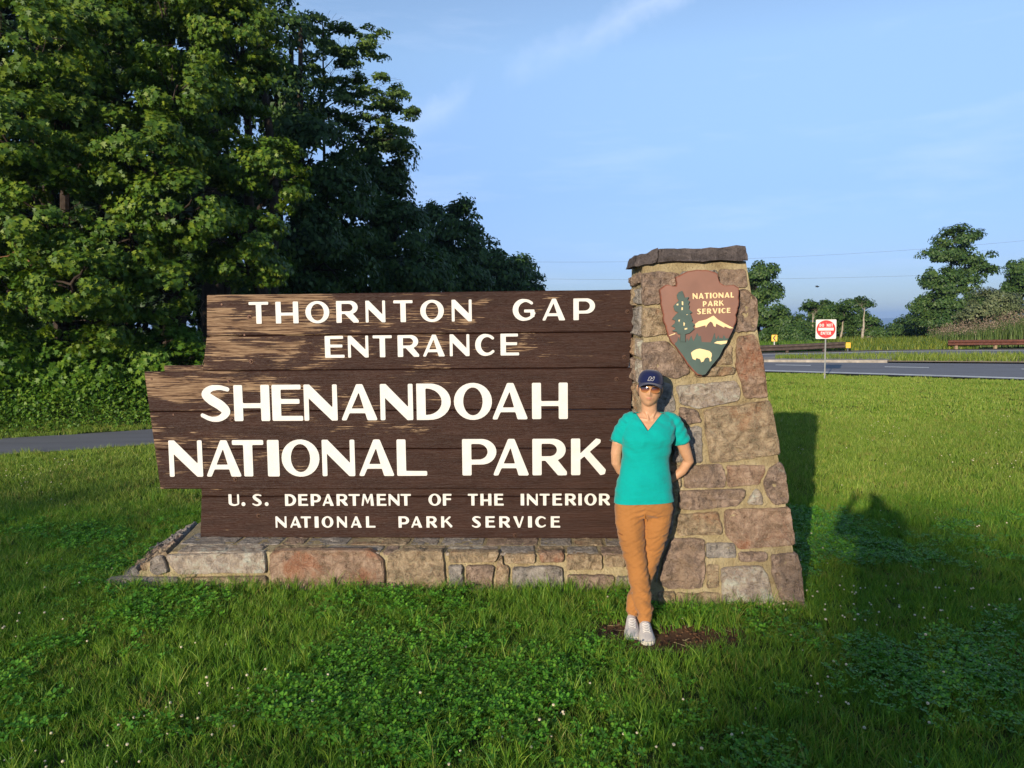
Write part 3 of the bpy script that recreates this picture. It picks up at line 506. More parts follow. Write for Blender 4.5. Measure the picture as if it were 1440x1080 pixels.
def prism_from_loops(loops, mapf, h0, h1, bev=0.0):
    """flat shape with holes: front face at h1, side walls down to h0; mapf(x, y, h) -> 3D"""
    flat = [p for l in loops for p in l]; tris = tessellate_polygon([[Vector((p[0], p[1], 0)) for p in l] for l in loops])
    n = len(flat); v = [mapf(x, y, h1) for x, y in flat] + [mapf(x, y, h0) for x, y in flat]; f = []
    for a, b, c in tris:
        f.append((a, b, c))
    i0 = 0
    for l in loops:
        k = len(l)
        for i in range(k): f.append((i0 + i, i0 + (i + 1) % k, n + i0 + (i + 1) % k, n + i0 + i))
        i0 += k
    return v, f
def solid(name, v, f, mat, parent, toward, **kw):
    me = mesh_py(name, v, f); bm = bmesh.new(); bm.from_mesh(me)
    bmesh.ops.recalc_face_normals(bm, faces=bm.faces)
    big = max(bm.faces, key=lambda q: q.calc_area() * abs(q.normal.dot(toward)))
    if big.normal.dot(toward) < 0: bmesh.ops.reverse_faces(bm, faces=bm.faces)
    bm.to_mesh(me); bm.free()
    return link_obj(name, me, mat, parent, **kw)

# ------------------------------------------------------------------ wood of the sign
def wood_mat(name='weathered_brown_board'):
    t = NT(name); tco = t.n('ShaderNodeTexCoord'); gm = t.n('ShaderNodeNewGeometry')
    oi = t.n('ShaderNodeObjectInfo')
    off = t.n('ShaderNodeVectorMath'); off.operation = 'MULTIPLY'; t.l(oi.outputs['Random'], off.inputs[0]); off.inputs[1].default_value = (37, 11, 23)
    add = t.n('ShaderNodeVectorMath'); add.operation = 'ADD'; t.l(gm.outputs['Position'], add.inputs[0]); t.l(off.outputs[0], add.inputs[1])
    def mp(scale, src=add.outputs[0]):
        q = t.n('ShaderNodeMapping'); q.inputs['Scale'].default_value = scale; t.l(src, q.inputs[0]); return q.outputs[0]
    grain = t.noise(mp((1.6, 1.6, 55)), 2.2, 8, 0.62, 0.5)
    fine = t.noise(mp((6, 6, 190)), 1.5, 4, 0.6)
    blot = t.noise(mp((1.1, 1.1, 4.5)), 1.7, 6, 0.62, 0.6)
    # worn paint, plus a sheen painted in towards the top and left end
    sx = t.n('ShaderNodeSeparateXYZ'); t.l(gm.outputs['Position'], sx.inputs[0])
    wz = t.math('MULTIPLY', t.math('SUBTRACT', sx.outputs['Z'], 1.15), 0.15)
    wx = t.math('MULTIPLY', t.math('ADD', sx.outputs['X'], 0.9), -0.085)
    wear_sheen = t.math('ADD', t.math('ADD', blot, t.math('MULTIPLY', grain, 0.75)), t.math('ADD', wz, wx))
    mask = t.ramp(t.math('MULTIPLY', wear_sheen, .6), [(0.638, 0.0), (0.668, 1.0)])
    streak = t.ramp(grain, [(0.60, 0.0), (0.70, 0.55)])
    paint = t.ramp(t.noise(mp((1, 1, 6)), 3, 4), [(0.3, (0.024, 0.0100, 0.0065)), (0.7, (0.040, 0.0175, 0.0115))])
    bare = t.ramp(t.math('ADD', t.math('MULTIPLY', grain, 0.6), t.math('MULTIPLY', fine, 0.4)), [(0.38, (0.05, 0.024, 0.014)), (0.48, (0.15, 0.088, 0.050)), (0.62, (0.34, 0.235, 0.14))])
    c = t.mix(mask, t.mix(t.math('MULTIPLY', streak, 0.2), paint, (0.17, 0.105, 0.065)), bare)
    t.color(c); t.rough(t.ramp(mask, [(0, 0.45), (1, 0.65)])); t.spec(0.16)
    h = t.math('ADD', t.math('MULTIPLY', grain, 1.0), t.math('ADD', t.math('MULTIPLY', fine, 0.5), t.math('MULTIPLY', mask, -0.25)))
    t.bump(h, 0.6, 0.010); return t.m
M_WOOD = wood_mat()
M_LETTER = plain('cream_letter_paint', (0.60, 0.585, 0.54), 0.55, 0.4, 0.06, 14, bump=0.15)
M_BOLT = plain('rusty_bolt', (0.07, 0.035, 0.022), 0.5, 0.5, 0.4, 60, 0.6)

sign = empty('entrance_sign', W(-1.8, .8, .25), 'wide weathered brown plank sign with cream letters reading THORNTON GAP ENTRANCE SHENANDOAH NATIONAL PARK', 'sign')
def child_fix(o, root):
    o.matrix_parent_inverse = Matrix.Translation(root.location).inverted() if root.rotation_euler == Vector((0, 0, 0)) else root.matrix_basis.inverted()
def lean(z): return 0.0
def plank(z0, z1, sl0, sl1, sr0, sr1, t0, t1):
    """board with left end going from sl0 (bottom) to sl1 (top)"""
    n = 26; rows = [(z0, 0.0), (z0, 1.0), (z1, 1.0), (z1, 0.0)]; v = []; f = []; e = 0.006
    prof = [(z0 + e, t0), (z0, t0 + e), (z0, t1), (z1, t1), (z1, t0 + e), (z1 - e, t0)]
    mids = [z0 + (z1 - z0) * k for k in (0.8, 0.6, 0.4, 0.2)]
    prof = prof + [(z, t0) for z in mids]
    k = len(prof)
    for i in range(n + 1):
        u = i / n
        for z, t_ in prof:
            kz = (z - z0) / (z1 - z0); s = (sl0 + (sl1 - sl0) * kz) * (1 - u) + (sr0 + (sr1 - sr0) * kz) * u
            q = Vector((s * 1.3, z * 9, t_)); dz = 0.0018 * noise.noise(Vector((s * 2.1, z * 40, 3))); dt = 0.0022 * noise.noise(Vector((s * 1.7, z * 12, 7)))
            v.append(W(s, t_ + dt, z + dz))
    for i in range(n):
        for j in range(k):
            f.append((i * k + j, i * k + (j + 1) % k, (i + 1) * k + (j + 1) % k, (i + 1) * k + j))
    f.append(tuple(range(k - 1, -1, -1))); f.append(tuple(n * k + j for j in range(k)))
    return v, f
def add_plank(*a, label=None):
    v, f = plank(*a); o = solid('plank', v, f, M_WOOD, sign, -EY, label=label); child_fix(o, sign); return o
G = 0.0022
add_plank(1.862 + G, 2.181, -3.375, -3.360, -.062, -.017, .80, .86, label='worn top plank with painted-in sheen')
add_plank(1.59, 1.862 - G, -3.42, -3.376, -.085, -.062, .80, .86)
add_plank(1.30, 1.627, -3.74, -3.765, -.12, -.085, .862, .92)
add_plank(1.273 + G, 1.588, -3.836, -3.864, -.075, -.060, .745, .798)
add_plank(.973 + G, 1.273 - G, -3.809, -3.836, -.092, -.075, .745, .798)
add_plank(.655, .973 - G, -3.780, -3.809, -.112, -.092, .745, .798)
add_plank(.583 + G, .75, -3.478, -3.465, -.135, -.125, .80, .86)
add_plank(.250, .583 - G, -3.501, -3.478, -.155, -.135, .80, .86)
mbk = MB(); mbk.add([W(s, t_, z) for z in (1.63, 2.165) for t_ in (.8605, .872) for s in (-3.34, -.05)], [(0, 2, 3, 1), (4, 5, 7, 6), (0, 1, 5, 4), (2, 6, 7, 3), (0, 4, 6, 2), (1, 3, 7, 5)])
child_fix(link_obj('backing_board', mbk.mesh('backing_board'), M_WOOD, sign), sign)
M_POST = plain('sign_post_wood', (0.09, 0.055, 0.035), 0.8, 0.3, 0.3, 20, bump=0.4)
for s in (-3.02, -2.1, -1.1, -.3):
    mb = MB(); mb.v = []; e = .05
    vs = [W(s + a, .93 + b, z) for z in (.20, 2.05) for b in (0, .12) for a in (-e, e)]
    mb.add(vs, [(0, 2, 3, 1), (4, 5, 7, 6), (0, 1, 5, 4), (2, 6, 7, 3), (0, 4, 6, 2), (1, 3, 7, 5)])
    o = link_obj('post', bevel_mesh(mb.mesh('post'), .006), M_POST, sign); child_fix(o, sign)
for s in (-3.04, -.96):
    mb = MB(); vs = [W(s + a, .81 + b, z) for z in (.22, .2485) for b in (0, .10) for a in (-.05, .05)]
    mb.add(vs, [(0, 2, 3, 1), (4, 5, 7, 6), (0, 1, 5, 4), (2, 6, 7, 3), (0, 4, 6, 2), (1, 3, 7, 5)])
    o = link_obj('support_block', bevel_mesh(mb.mesh('support_block'), .004), M_POST, sign); child_fix(o, sign)
def put_row(row, tf):
    for ch, s0, s1, z0, z1 in row:
        if ch == '.': z1 = z0 + (s1 - s0)
        H = z1 - z0; Hh = H if ch != '.' else (s1 - s0)
        w = (s1 - s0) / Hh
        small = H < .15
        T_, t_ = (0.25, 0.135) if not small else (0.27, 0.16)
        if ch == 'I': T_ = w
        loops = glyph_loops(ch, w, T_, t_)
        v, f = prism_from_loops(loops, lambda x, y, h: W(s0 + x * Hh, tf - h, z0 + y * Hh), -0.002, 0.0055)
        o = solid('letter', v, f, M_LETTER, sign, -EY); child_fix(o, sign)
for r_, tf in ((ROW1, .80), (ROW2, .80), (ROW3, .745), (ROW4, .745), (ROW5, .80), (ROW6, .80)): put_row(r_, tf)
mb = MB(); mb.tube([(0, 0, 0), (0, 0, .004)], .017, 10); mb.tube([(0, 0, .004), (0, 0, .012), (0, 0, .016)], [.0105, .010, .005], 8); bolt_me = mb.mesh('bolt'); bolt_me.materials.append(M_BOLT)
mb = MB(); mb.tube([(0, 0, 0), (0, 0, .003)], .008, 8); nail_me = mb.mesh('nail'); nail_me.materials.append(M_BOLT)
rot = Vector((0, 0, 1)).rotation_difference(-EY).to_matrix().to_4x4()
for tf, lst, me_, nm in ((.80, [(-3.028, 2.006), (-3.028, 1.661), (-3.02, 0.428), (-0.076 - .02, 2.014), (-0.12, 1.669), (-0.973, 0.275)], bolt_me, 'bolt'), (.745, [(-3.185, 1.51), (-3.18, 1.208), (-3.172, 0.734), (-0.183, 1.505)], bolt_me, 'bolt'),
                        (.80, [(-3.245, 2.108), (-3.074, 1.869)], nail_me, 'nail'), (.745, [(-3.809, 1.531), (-3.646, 1.25)], nail_me, 'nail')):
    for s, z in lst:
        o = link_obj(nm, me_, None, sign); o.matrix_world = Matrix.Translation(W(s, tf - .001, z)) @ rot
        mw = o.matrix_world.copy(); o.matrix_parent_inverse = Matrix.Translation(sign.location).inverted(); o.matrix_basis = mw

# ------------------------------------------------------------------ masonry
def stone_mat(name, a, b, c, patch, amount=0.5):
    t = NT(name); gm = t.n('ShaderNodeNewGeometry'); oi = t.n('ShaderNodeObjectInfo')
    off = t.n('ShaderNodeVectorMath'); off.operation = 'MULTIPLY'; t.l(oi.outputs['Random'], off.inputs[0]); off.inputs[1].default_value = (17, 29, 13)
    add = t.n('ShaderNodeVectorMath'); add.operation = 'ADD'; t.l(gm.outputs['Position'], add.inputs[0]); t.l(off.outputs[0], add.inputs[1]); p = add.outputs[0]
    big = t.noise(p, 4.0, 5, .6, 0.6); mid = t.noise(p, 13, 8, .74, .5); fin = t.noise(p, 120, 4, .7)
    q = t.n('ShaderNodeMapping'); q.inputs['Scale'].default_value = (2, 2, 14); q.inputs['Rotation'].default_value = (0, R(12), 0); t.l(p, q.inputs[0]); bed = t.noise(q.outputs[0], 2.5, 5, .6, .4)
    col = t.ramp(t.math('ADD', t.math('MULTIPLY', mid, .85), t.math('MULTIPLY', bed, .15)), [(0.40, a), (0.5, b), (0.60, c)])
    col = t.mix(t.math('MULTIPLY', t.ramp(big, [(0.52, 0.0), (0.62, 1.0)]), amount), col, patch)
    col = t.mix(t.math('MULTIPLY', t.ramp(fin, [(0.35, 0.0), (0.75, 1.0)]), .45), col, [min(.6, x * 1.5) for x in c])
    lich = t.noise(p, 9, 5, .6, 1.0); col = t.mix(t.ramp(lich, [(0.68, 0.0), (0.72, 0.55)]), col, (0.30, 0.31, 0.25))
    pit = t.ramp(t.noise(p, 30, 4), [(0.28, 1.0), (0.38, 0.0)]); col = t.mix(t.math('MULTIPLY', pit, .6), col, [x * .35 for x in a])
    t.color(col); t.rough(0.88); t.spec(0.25)
    t.bump(t.math('ADD', t.math('MULTIPLY', mid, 1.0), t.math('ADD', t.math('MULTIPLY', fin, .5), t.math('MULTIPLY', bed, .35))), 1.0, 0.05); return t.m
M_ST = dict(
    tan=stone_mat('tan_stone', (0.153, 0.090, 0.052), (0.351, 0.228, 0.138), (0.577, 0.413, 0.261), (0.351, 0.138, 0.058), .6),
    purple=stone_mat('purple_grey_stone', (0.114, 0.073, 0.054), (0.251, 0.168, 0.124), (0.472, 0.331, 0.248), (0.304, 0.193, 0.117), .6),
    rust=stone_mat('rusty_stone', (0.167, 0.090, 0.054), (0.335, 0.200, 0.131), (0.518, 0.345, 0.242), (0.335, 0.104, 0.040), .75),
    grey=stone_mat('grey_stone', (0.138, 0.117, 0.105), (0.274, 0.228, 0.196), (0.486, 0.413, 0.346), (0.244, 0.166, 0.117), .4),
    pale=stone_mat('pale_stone', (0.244, 0.179, 0.117), (0.486, 0.372, 0.261), (0.577, 0.565, 0.432), (0.259, 0.179, 0.131), .5),
    dark=stone_mat('dark_cap_stone', (0.045, 0.037, 0.036), (0.095, 0.078, 0.074), (0.17, 0.14, 0.13), (0.07, 0.055, 0.05), .5))
def mortar():
    t = NT('yellow_mortar'); gm = t.n('ShaderNodeNewGeometry'); p = gm.outputs['Position']
    a = t.noise(p, 7, 6, .65); b = t.noise(p, 60, 4, .7); 
    c = t.ramp(a, [(0.3, (0.21, 0.15, 0.075)), (0.5, (0.36, 0.285, 0.155)), (0.70, (0.50, 0.42, 0.26))]); c = t.mix(t.math('MULTIPLY', b, .35), c, (0.5, 0.42, 0.25)); 
    t.color(c); t.rough(0.95); t.spec(0.15); t.bump(t.math('ADD', a, b), 1.0, 0.03); return t.m
M_MORT = mortar()
def fbm(v, s): return noise.fractal(Vector(v) * s, 1.0, 2.0, 3)
def grow(poly, d):
    c = Vector((sum(p[0] for p in poly) / len(poly), sum(p[1] for p in poly) / len(poly)))
    return [tuple(Vector(p) + (Vector(p) - c).normalized() * d) for p in poly]
def stone(name, poly, mapf, proud, mat, parent, toward, seed, rnd_corner=True, label=None):
    # rounded, uneven outline
    P = [Vector((a, b)) for a, b in poly]
    if rnd_corner:
        Q = []
        for i, p in enumerate(P):
            a, b = P[i - 1], P[(i + 1) % len(P)]
            la, lb = (a - p).length, (b - p).length; r_ = 0.013
            Q += [p + (a - p) * min(.3, r_ / la), p + (b - p) * min(.3, r_ / lb)]
        P = Q
    per = sum((P[i] - P[i - 1]).length for i in range(len(P))); step = max(.018, per / 44); R_ = []
    for i in range(len(P)):
        a, b = P[i], P[(i + 1) % len(P)]; n = max(1, int(round((b - a).length / step)))
        R_ += [a + (b - a) * (k / n) for k in range(n)]
    c = sum(R_, Vector((0, 0))) / len(R_)
    nn = len(R_); out = []
    for i, p in enumerate(R_):
        j = noise.noise(Vector((p.x * 22, p.y * 22, seed))) * .007 + noise.noise(Vector((p.x * 60, p.y * 60, seed + 9))) * .005
        d = (p - c); d.normalize(); out.append(p + d * j)
    def hgt(p, k): return proud * (.85 + 1.1 * fbm((p.x, p.y, seed * .37), 7) + .9 * fbm((p.x, p.y, seed), 24) + .45 * fbm((p.x, p.y, seed), 70))
    rings = []
    for inset, h in ((0, -.045), (0, proud * .35), (.004, proud * .85), (.015, None)):
        ring = []
        for p in out:
            d = c - p; l = d.length; q = p + d * min(.86, inset / max(l, 1e-4)); ring.append((q, hgt(q, 1.0) if h is None else h))
        rings.append(ring)
    v = [mapf(q.x, q.y, h) for ring in rings for q, h in ring]; f = []
    for r_ in range(len(rings) - 1):
        for k in range(nn): f.append((r_ * nn + k, r_ * nn + (k + 1) % nn, (r_ + 1) * nn + (k + 1) % nn, (r_ + 1) * nn + k))
    # broken face: scattered points inside the outline, triangulated
    edge = [q for q, h in rings[-1]]; b0 = (len(rings) - 1) * nn; sp = max(.017, math.sqrt(max(1e-5, per * per / 16) / 150)); rr_ = random.Random(int(seed * 97) + 1); ins = []
    x0, x1 = min(q.x for q in edge), max(q.x for q in edge); y0, y1 = min(q.y for q in edge), max(q.y for q in edge)
    yy = y0 + sp * .6
    while yy < y1:
        xx = x0 + sp * rr_.uniform(.3, .9)
        while xx < x1:
            q = Vector((xx + rr_.uniform(-.3, .3) * sp, yy + rr_.uniform(-.3, .3) * sp)); cr = False; dm = 9
            for a, b in zip(edge, edge[1:] + edge[:1]):
                if (a.y <= q.y) != (b.y <= q.y) and q.x < (b.x - a.x) * (q.y - a.y) / (b.y - a.y) + a.x: cr = not cr
                dm = min(dm, (a - q).length)
            if cr and dm > sp * .55: ins.append(q)
            xx += sp
        yy += sp * .9
    vo, _, fo, ov, _, _ = delaunay_2d_cdt(edge + ins, [(k, (k + 1) % nn) for k in range(nn)], [], 1, 1e-6)
    remap = {}
    for k, q in enumerate(vo):
        src = ov[k][0] if ov[k] else -1
        if 0 <= src < nn: remap[k] = b0 + src
        else: remap[k] = len(v); v.append(mapf(q.x, q.y, hgt(q, 1.0)))
    f += [tuple(remap[t_] for t_ in tri) for tri in fo if len({remap[t_] for t_ in tri}) == len(tri)]
    f.append(tuple(range(nn - 1, -1, -1)))
    o = solid(name, v, f, mat, parent, toward, label=label); return o
def block(name, corners8, mat, parent, amp=.012, seed=0, cuts=6):
    """rough block from 8 corners (bottom 4 ccw, top 4 ccw)"""
    bm = bmesh.new(); vs = [bm.verts.new(c) for c in corners8]
    for q in ((3, 2, 1, 0), (4, 5, 6, 7), (0, 1, 5, 4), (1, 2, 6, 5), (2, 3, 7, 6), (3, 0, 4, 7)): bm.faces.new([vs[i] for i in q])
    bmesh.ops.subdivide_edges(bm, edges=bm.edges[:], cuts=cuts, use_grid_fill=True); bmesh.ops.recalc_face_normals(bm, faces=bm.faces)
    bm.normal_update(); off = {}
    for vv in bm.verts:
        k = fbm((vv.co.x, vv.co.y, vv.co.z + seed), 7) + .5 * fbm((vv.co.x, vv.co.y, vv.co.z + seed + 5), 22); off[vv] = vv.normal * k * amp
    for vv, d in off.items(): vv.co += d
    me = bpy.data.meshes.new(name); bm.to_mesh(me); bm.free()
    o = link_obj(name, me, mat, parent); return o

pillar = empty('stone_pillar', O.copy(), 'tall tapering fieldstone pillar with yellow mortar and dark cap at the right end of the sign', 'pillar')
def own(o, root):
    o.matrix_parent_inverse = Matrix.Translation(root.location).inverted(); return o
BAT = 0.3 / 2.4
def pf(s, z, h): return W(s, BAT * z - h, z)             # front face
def right_s(z): return 1.0 - z * (1.0 - .655) / 2.4
def pr(t_, z, h): return W(right_s(z) + h, t_ + BAT * z * .5, z)      # right face, t from the front
PB = 1.02                                                 # depth of the pillar
Nf = -(EY - EZ * BAT).normalized()
core = []
for z in (-.05, 2.345):
    ins = .004
    core += [W(-.045 + ins * 0, BAT * z + ins, z), W(right_s(z) - ins, BAT * z + ins, z), W(right_s(z) - ins, PB + .05 - BAT * z * .3, z), W(-.045, PB + .05 - BAT * z * .3, z)]
own(block('mortar_core', core, M_MORT, pillar, .004, 3, 16), pillar)
order = ['purple', 'grey', 'purple', 'tan', 'grey', 'grey', 'purple', 'purple', 'tan', 'rust', 'tan', 'tan', 'pale', 'grey', 'purple', 'tan', 'grey', 'tan', 'grey', 'purple', 'tan', 'rust', 'purple', 'purple', 'grey', 'pale', 'tan', 'rust', 'purple', 'grey', 'grey', 'purple', 'tan', 'pale', 'purple', 'tan', 'tan', 'tan', 'tan']
for i, poly in enumerate(PILLAR_STONES):
    own(stone('stone', grow(poly, .004), pf, .019 + .006 * math.sin(i * 2.3), M_ST[order[i % len(order)]], pillar, Nf, i * 1.7), pillar)
def courses(a_of_z, b_of_z, z0, z1, mapf, parent, toward, seed, proud=.022, rowh=(.12, .24), wid=(.16, .40), gap=.012):
    rr_ = random.Random(seed); z = z0
    while z < z1 - .04:
        h = min(rr_.uniform(*rowh), z1 - z)
        if z1 - (z + h) < .07: h = z1 - z
        zc = z + h / 2; a, b = a_of_z(zc), b_of_z(zc); s = a
        while s < b - .02:
            w = rr_.uniform(*wid)
            if b - (s + w) < .10: w = b - s
            zz0, zz1 = z + gap, z + h - gap; s0_, s1_ = s + gap, s + w - gap
            if s <= a + 1e-6: l0, l1 = a_of_z(zz0) + gap * .3, a_of_z(zz1) + gap * .3
            else: l0 = l1 = s0_
            if s + w >= b - 1e-6: q0, q1 = b_of_z(zz0) - gap * .3, b_of_z(zz1) - gap * .3
            else: q0 = q1 = s1_
            j = lambda: rr_.uniform(-.006, .006)
            own(stone('stone', [(l0, zz0 + j()), (q0, zz0 + j()), (q1, zz1 + j()), (l1, zz1 + j())], mapf, proud * rr_.uniform(.8, 1.25), M_ST[rr_.choice(['tan', 'purple', 'grey', 'rust', 'pale', 'purple', 'tan'])], parent, toward, seed + s * 3 + z * 5), parent)
            s += w
        z += h
# left side (a sliver shows beside the board), right side and back
def pl(t_, z, h): return W(-.045 - h, t_, z)
courses(lambda z: BAT * z + .035, lambda z: PB - BAT * z * .3, 0, 2.29, pl, pillar, -EX, 41, proud=.020, wid=(.2, .45))
courses(lambda z: BAT * z + .045, lambda z: PB - BAT * z * .3, 0, 2.29, lambda t_, z, h: W(right_s(z) - .012 + h, t_, z), pillar, EX, 52, proud=.018)
courses(lambda z: -.03, lambda z: right_s(z) - .03, 0, 2.29, lambda s, z, h: W(s, PB + .05 - BAT * z * .3 + h - .01, z), pillar, EY, 63)
# cap of two long slabs
t0, t1 = BAT * 2.34 - .045, PB - .2
own(block('cap_stone', [W(-.095, t0 + .02, 2.325), W(.050, t0, 2.338), W(.050, t1, 2.34), W(-.10, t1, 2.34), W(-.085, t0 + .02, 2.385), W(.050, t0 + .012, 2.432), W(.050, t1, 2.43), W(-.085, t1, 2.40)], M_ST['dark'], pillar, .020, 11, 7), pillar)
own(block('cap_stone', [W(.062, t0, 2.342), W(.650, t0 - .005, 2.350), W(.655, t1, 2.36), W(.062, t1, 2.35), W(.062, t0 + .012, 2.432), W(.640, t0 + .01, 2.437), W(.645, t1, 2.44), W(.062, t1, 2.435)], M_ST['dark'], pillar, .016, 17, 9), pillar)

# ------------------------------------------------------------------ low stone base
base = empty('stone_base', W(-1.8, .6, 0), 'low fieldstone base wall with sloping left end under the wooden sign', 'wall')
BL = lambda z: -3.985 + z * 1.7
core = []
for z in (-.05, .245):
    core += [W(BL(z) + .02, .33 + .36 * z + .018, z), W(-.05, .33 + .36 * z + .018, z), W(-.05, 1.34 - .2 * z, z), W(BL(z) * 1 - .18 + .02, 1.34 - .2 * z, z)]
own(block('mortar_core', core, M_MORT, base, .004, 5, 14), base)
Nw = -(EY - EZ * .36).normalized()
worder = ['grey', 'grey', 'pale', 'tan', 'rust', 'tan', 'tan', 'grey', 'purple', 'tan', 'tan', 'rust', 'grey', 'tan', 'tan', 'purple', 'pale', 'tan', 'grey']
for i, poly in enumerate(WALL_STONES):
    own(stone('stone', [(s, z) for s, z in poly], lambda s, z, h: W(s, .33 + .36 * z - h, z), .020, M_ST[worder[i % len(worder)]], base, Nw, 50 + i * 1.3), base)
# flags on top
def topmap(s, t_, h): return W(s, t_, .243 + h * .35)
jf = [-3.52, -2.86, -2.80, -2.40, -1.95, -1.83, -1.48, -1.08, -.80, -.58, -.33, -.06]
jr = [-3.60, -3.15, -2.79, -2.60, -2.26, -1.78, -1.55, -1.20, -.78, -.52, -.28, -.06]
for i, (a, b) in enumerate(zip(jf[:-1], jf[1:])):
    if b - a > .08: own(stone('stone', [(a + .01, .425), (b - .01, .425), (b - .012, .60), (a + .01, .60)], topmap, .018, M_ST[['pale', 'grey', 'tan', 'grey', 'purple', 'tan'][i % 6]], base, EZ, 80 + i), base)
for i, (a, b) in enumerate(zip(jr[:-1], jr[1:])):
    own(stone('stone', [(a + .012, .625), (b - .012, .625), (b - .012, .94), (a + .012, .94)], topmap, .018, M_ST[['grey', 'grey', 'purple', 'grey', 'tan'][i % 5]], base, EZ, 95 + i), base)
    own(stone('stone', [(a + .012, .965), (b - .012, .965), (b - .012, 1.28), (a + .012, 1.28)], topmap, .018, M_ST[['tan', 'grey', 'pale', 'grey', 'purple'][i % 5]], base, EZ, 125 + i), base)
courses(lambda z: -3.99 + z * 1.3, lambda z: -.06, 0, .235, lambda s, z, h: W(s, 1.335 - .2 * z + h, z), base, EY, 71, rowh=(.10, .14), wid=(.2, .5))
# sloping end
for i, (a, b) in enumerate(((0.0, .27), (.28, .52), (.53, .76), (.77, 1.0))):
    def em(u, v, h): 
        z = .238 * v; tt = (.33 + .36 * z) * (1 - u) + (1.335 - .2 * z) * u; ss = BL(z) - .18 * u; return W(ss - h * .5, tt, z + h * .85)
    for (c, d) in ((.03, .48), (.54, .99)):
        own(stone('stone', [(a + .01, c), (b, c), (b, d), (a + .01, d)], em, .020, M_ST[['grey', 'tan', 'purple', 'grey'][(i + int(c * 2)) % 4]], base, (EZ - EX).normalized(), 140 + i + c, rnd_corner=False), base)

# ------------------------------------------------------------------ arrowhead emblem on the pillar
emb = empty('arrowhead_emblem', W(.3, -.03, 1.9), 'brown arrowhead shaped park service plaque with green tree, snowy peak and bison on the pillar', 'plaque')
def ef(s, z, h): return W(s, BAT * z - .075 - h, z)
def flat(name, key, h0, h1, mat, label=None):
    loops = [[tuple(p) for p in EMBLEM[key]]] if isinstance(key, str) else key
    v, f = prism_from_loops(loops, ef, h0, h1); o = solid(name, v, f, mat, emb, Nf, label=label); own(o, emb); return o
M_EB = plain('arrowhead_brown', (0.195, 0.092, 0.060), 0.5, 0.4, 0.12, 6); M_EG = plain('arrowhead_green', (0.045, 0.075, 0.060), 0.5, 0.4, 0.15, 10)
M_EM = plain('arrowhead_dark_brown', (0.14, 0.065, 0.045), 0.5, 0.4, 0.12, 8); M_EC = plain('arrowhead_cream', (0.72, 0.54, 0.27), 0.5, 0.4, 0.08, 12)
M_ER = plain('arrowhead_edge', (0.17, 0.055, 0.030), 0.6, 0.3, 0.3, 30, bump=0.3)
arrow = []
for (a, b) in zip(EMBLEM['arrow'], EMBLEM['arrow'][1:] + EMBLEM['arrow'][:1]):      # chipped flint edge
    n_ = max(1, int(math.hypot(b[0] - a[0], b[1] - a[1]) / .014))
    for k in range(n_):
        u_ = k / n_; arrow.append((a[0] + (b[0] - a[0]) * u_ + rnd.uniform(-.0022, .0022), a[1] + (b[1] - a[1]) * u_ + rnd.uniform(-.0022, .0022)))
ca = sum((Vector(p) for p in arrow), Vector((0, 0))) / len(arrow)
def scal(k): return [tuple(ca + (Vector(p) - ca) * k) for p in arrow]
v, f = prism_from_loops([scal(1.0)], ef, -.045, 0.0); own(solid('plaque_back', v, f, M_ER, emb, Nf), emb)
v, f = prism_from_loops([scal(.975)], ef, -.0, 0.006); own(solid('plaque_face', v, f, M_EB, emb, Nf), emb)
mb = MB()
for (s, z) in ((.2, 2.0), (.42, 2.0), (.33, 1.68)):
    p = W(s, BAT * z - .03, z); mb.tube([p, p + EY * .06], .012, 8)
own(link_obj('standoff', mb.mesh('standoff'), M_BOLT, emb), emb)
flat('mountain', 'mount', .006, .010, M_EM); flat('foothill', 'slope', .0102, .013, M_EC); flat('snow', 'snow', .010, .0145, M_EC)
flat('meadow', 'green', .010, .0155, M_EG); flat('lake', 'lake', .0155, .0175, M_EC); flat('bison', 'bison', .0155, .022, M_EC); flat('tree_relief', 'tree', .0118, .024, M_EG)
for k in range(1, 8): flat('fleck', 'fleck%d' % k, .024, .0255, M_EC)
def quad_text(word, quad, parent, mp, h0, h1, mat, T=.27, t=.2, gap=.16, toward=None, nm='letter'):
    """letters spread in a quadrilateral tl, tr, br, bl"""
    tl, tr, br, bl = [Vector(q) for q in quad]; wds = {'I': .27, 'M': 1.0, 'N': .8, 'O': .82, 'A': .85, 'L': .55, 'E': .58, 'S': .62, 'R': .68, 'K': .74, 'P': .62, 'C': .68, 'V': .8, 'T': .68, 'D': .75, ' ': .35}
    tot = sum(wds[c] for c in word) + gap * (len(word) - 1); x = 0
    for c in word:
        w = wds[c]
        if c != ' ':
            def mm(a, b, h):
                k = (x + a) / tot; lo = bl + (br - bl) * k; hi = tl + (tr - tl) * k; q = lo + (hi - lo) * b; return mp(q.x, q.y, h)
            v, f = prism_from_loops(glyph_loops(c, w, w if c == 'I' else T, t), mm, h0, h1)
            o = solid(nm, v, f, mat, parent, toward); own(o, parent)
        x += w + gap
for wd in ('NATIONAL', 'PARK', 'SERVICE'): quad_text(wd, EMBLEM[wd], emb, ef, .0062, .0092, M_EC, T=.22, t=.17, toward=Nf)
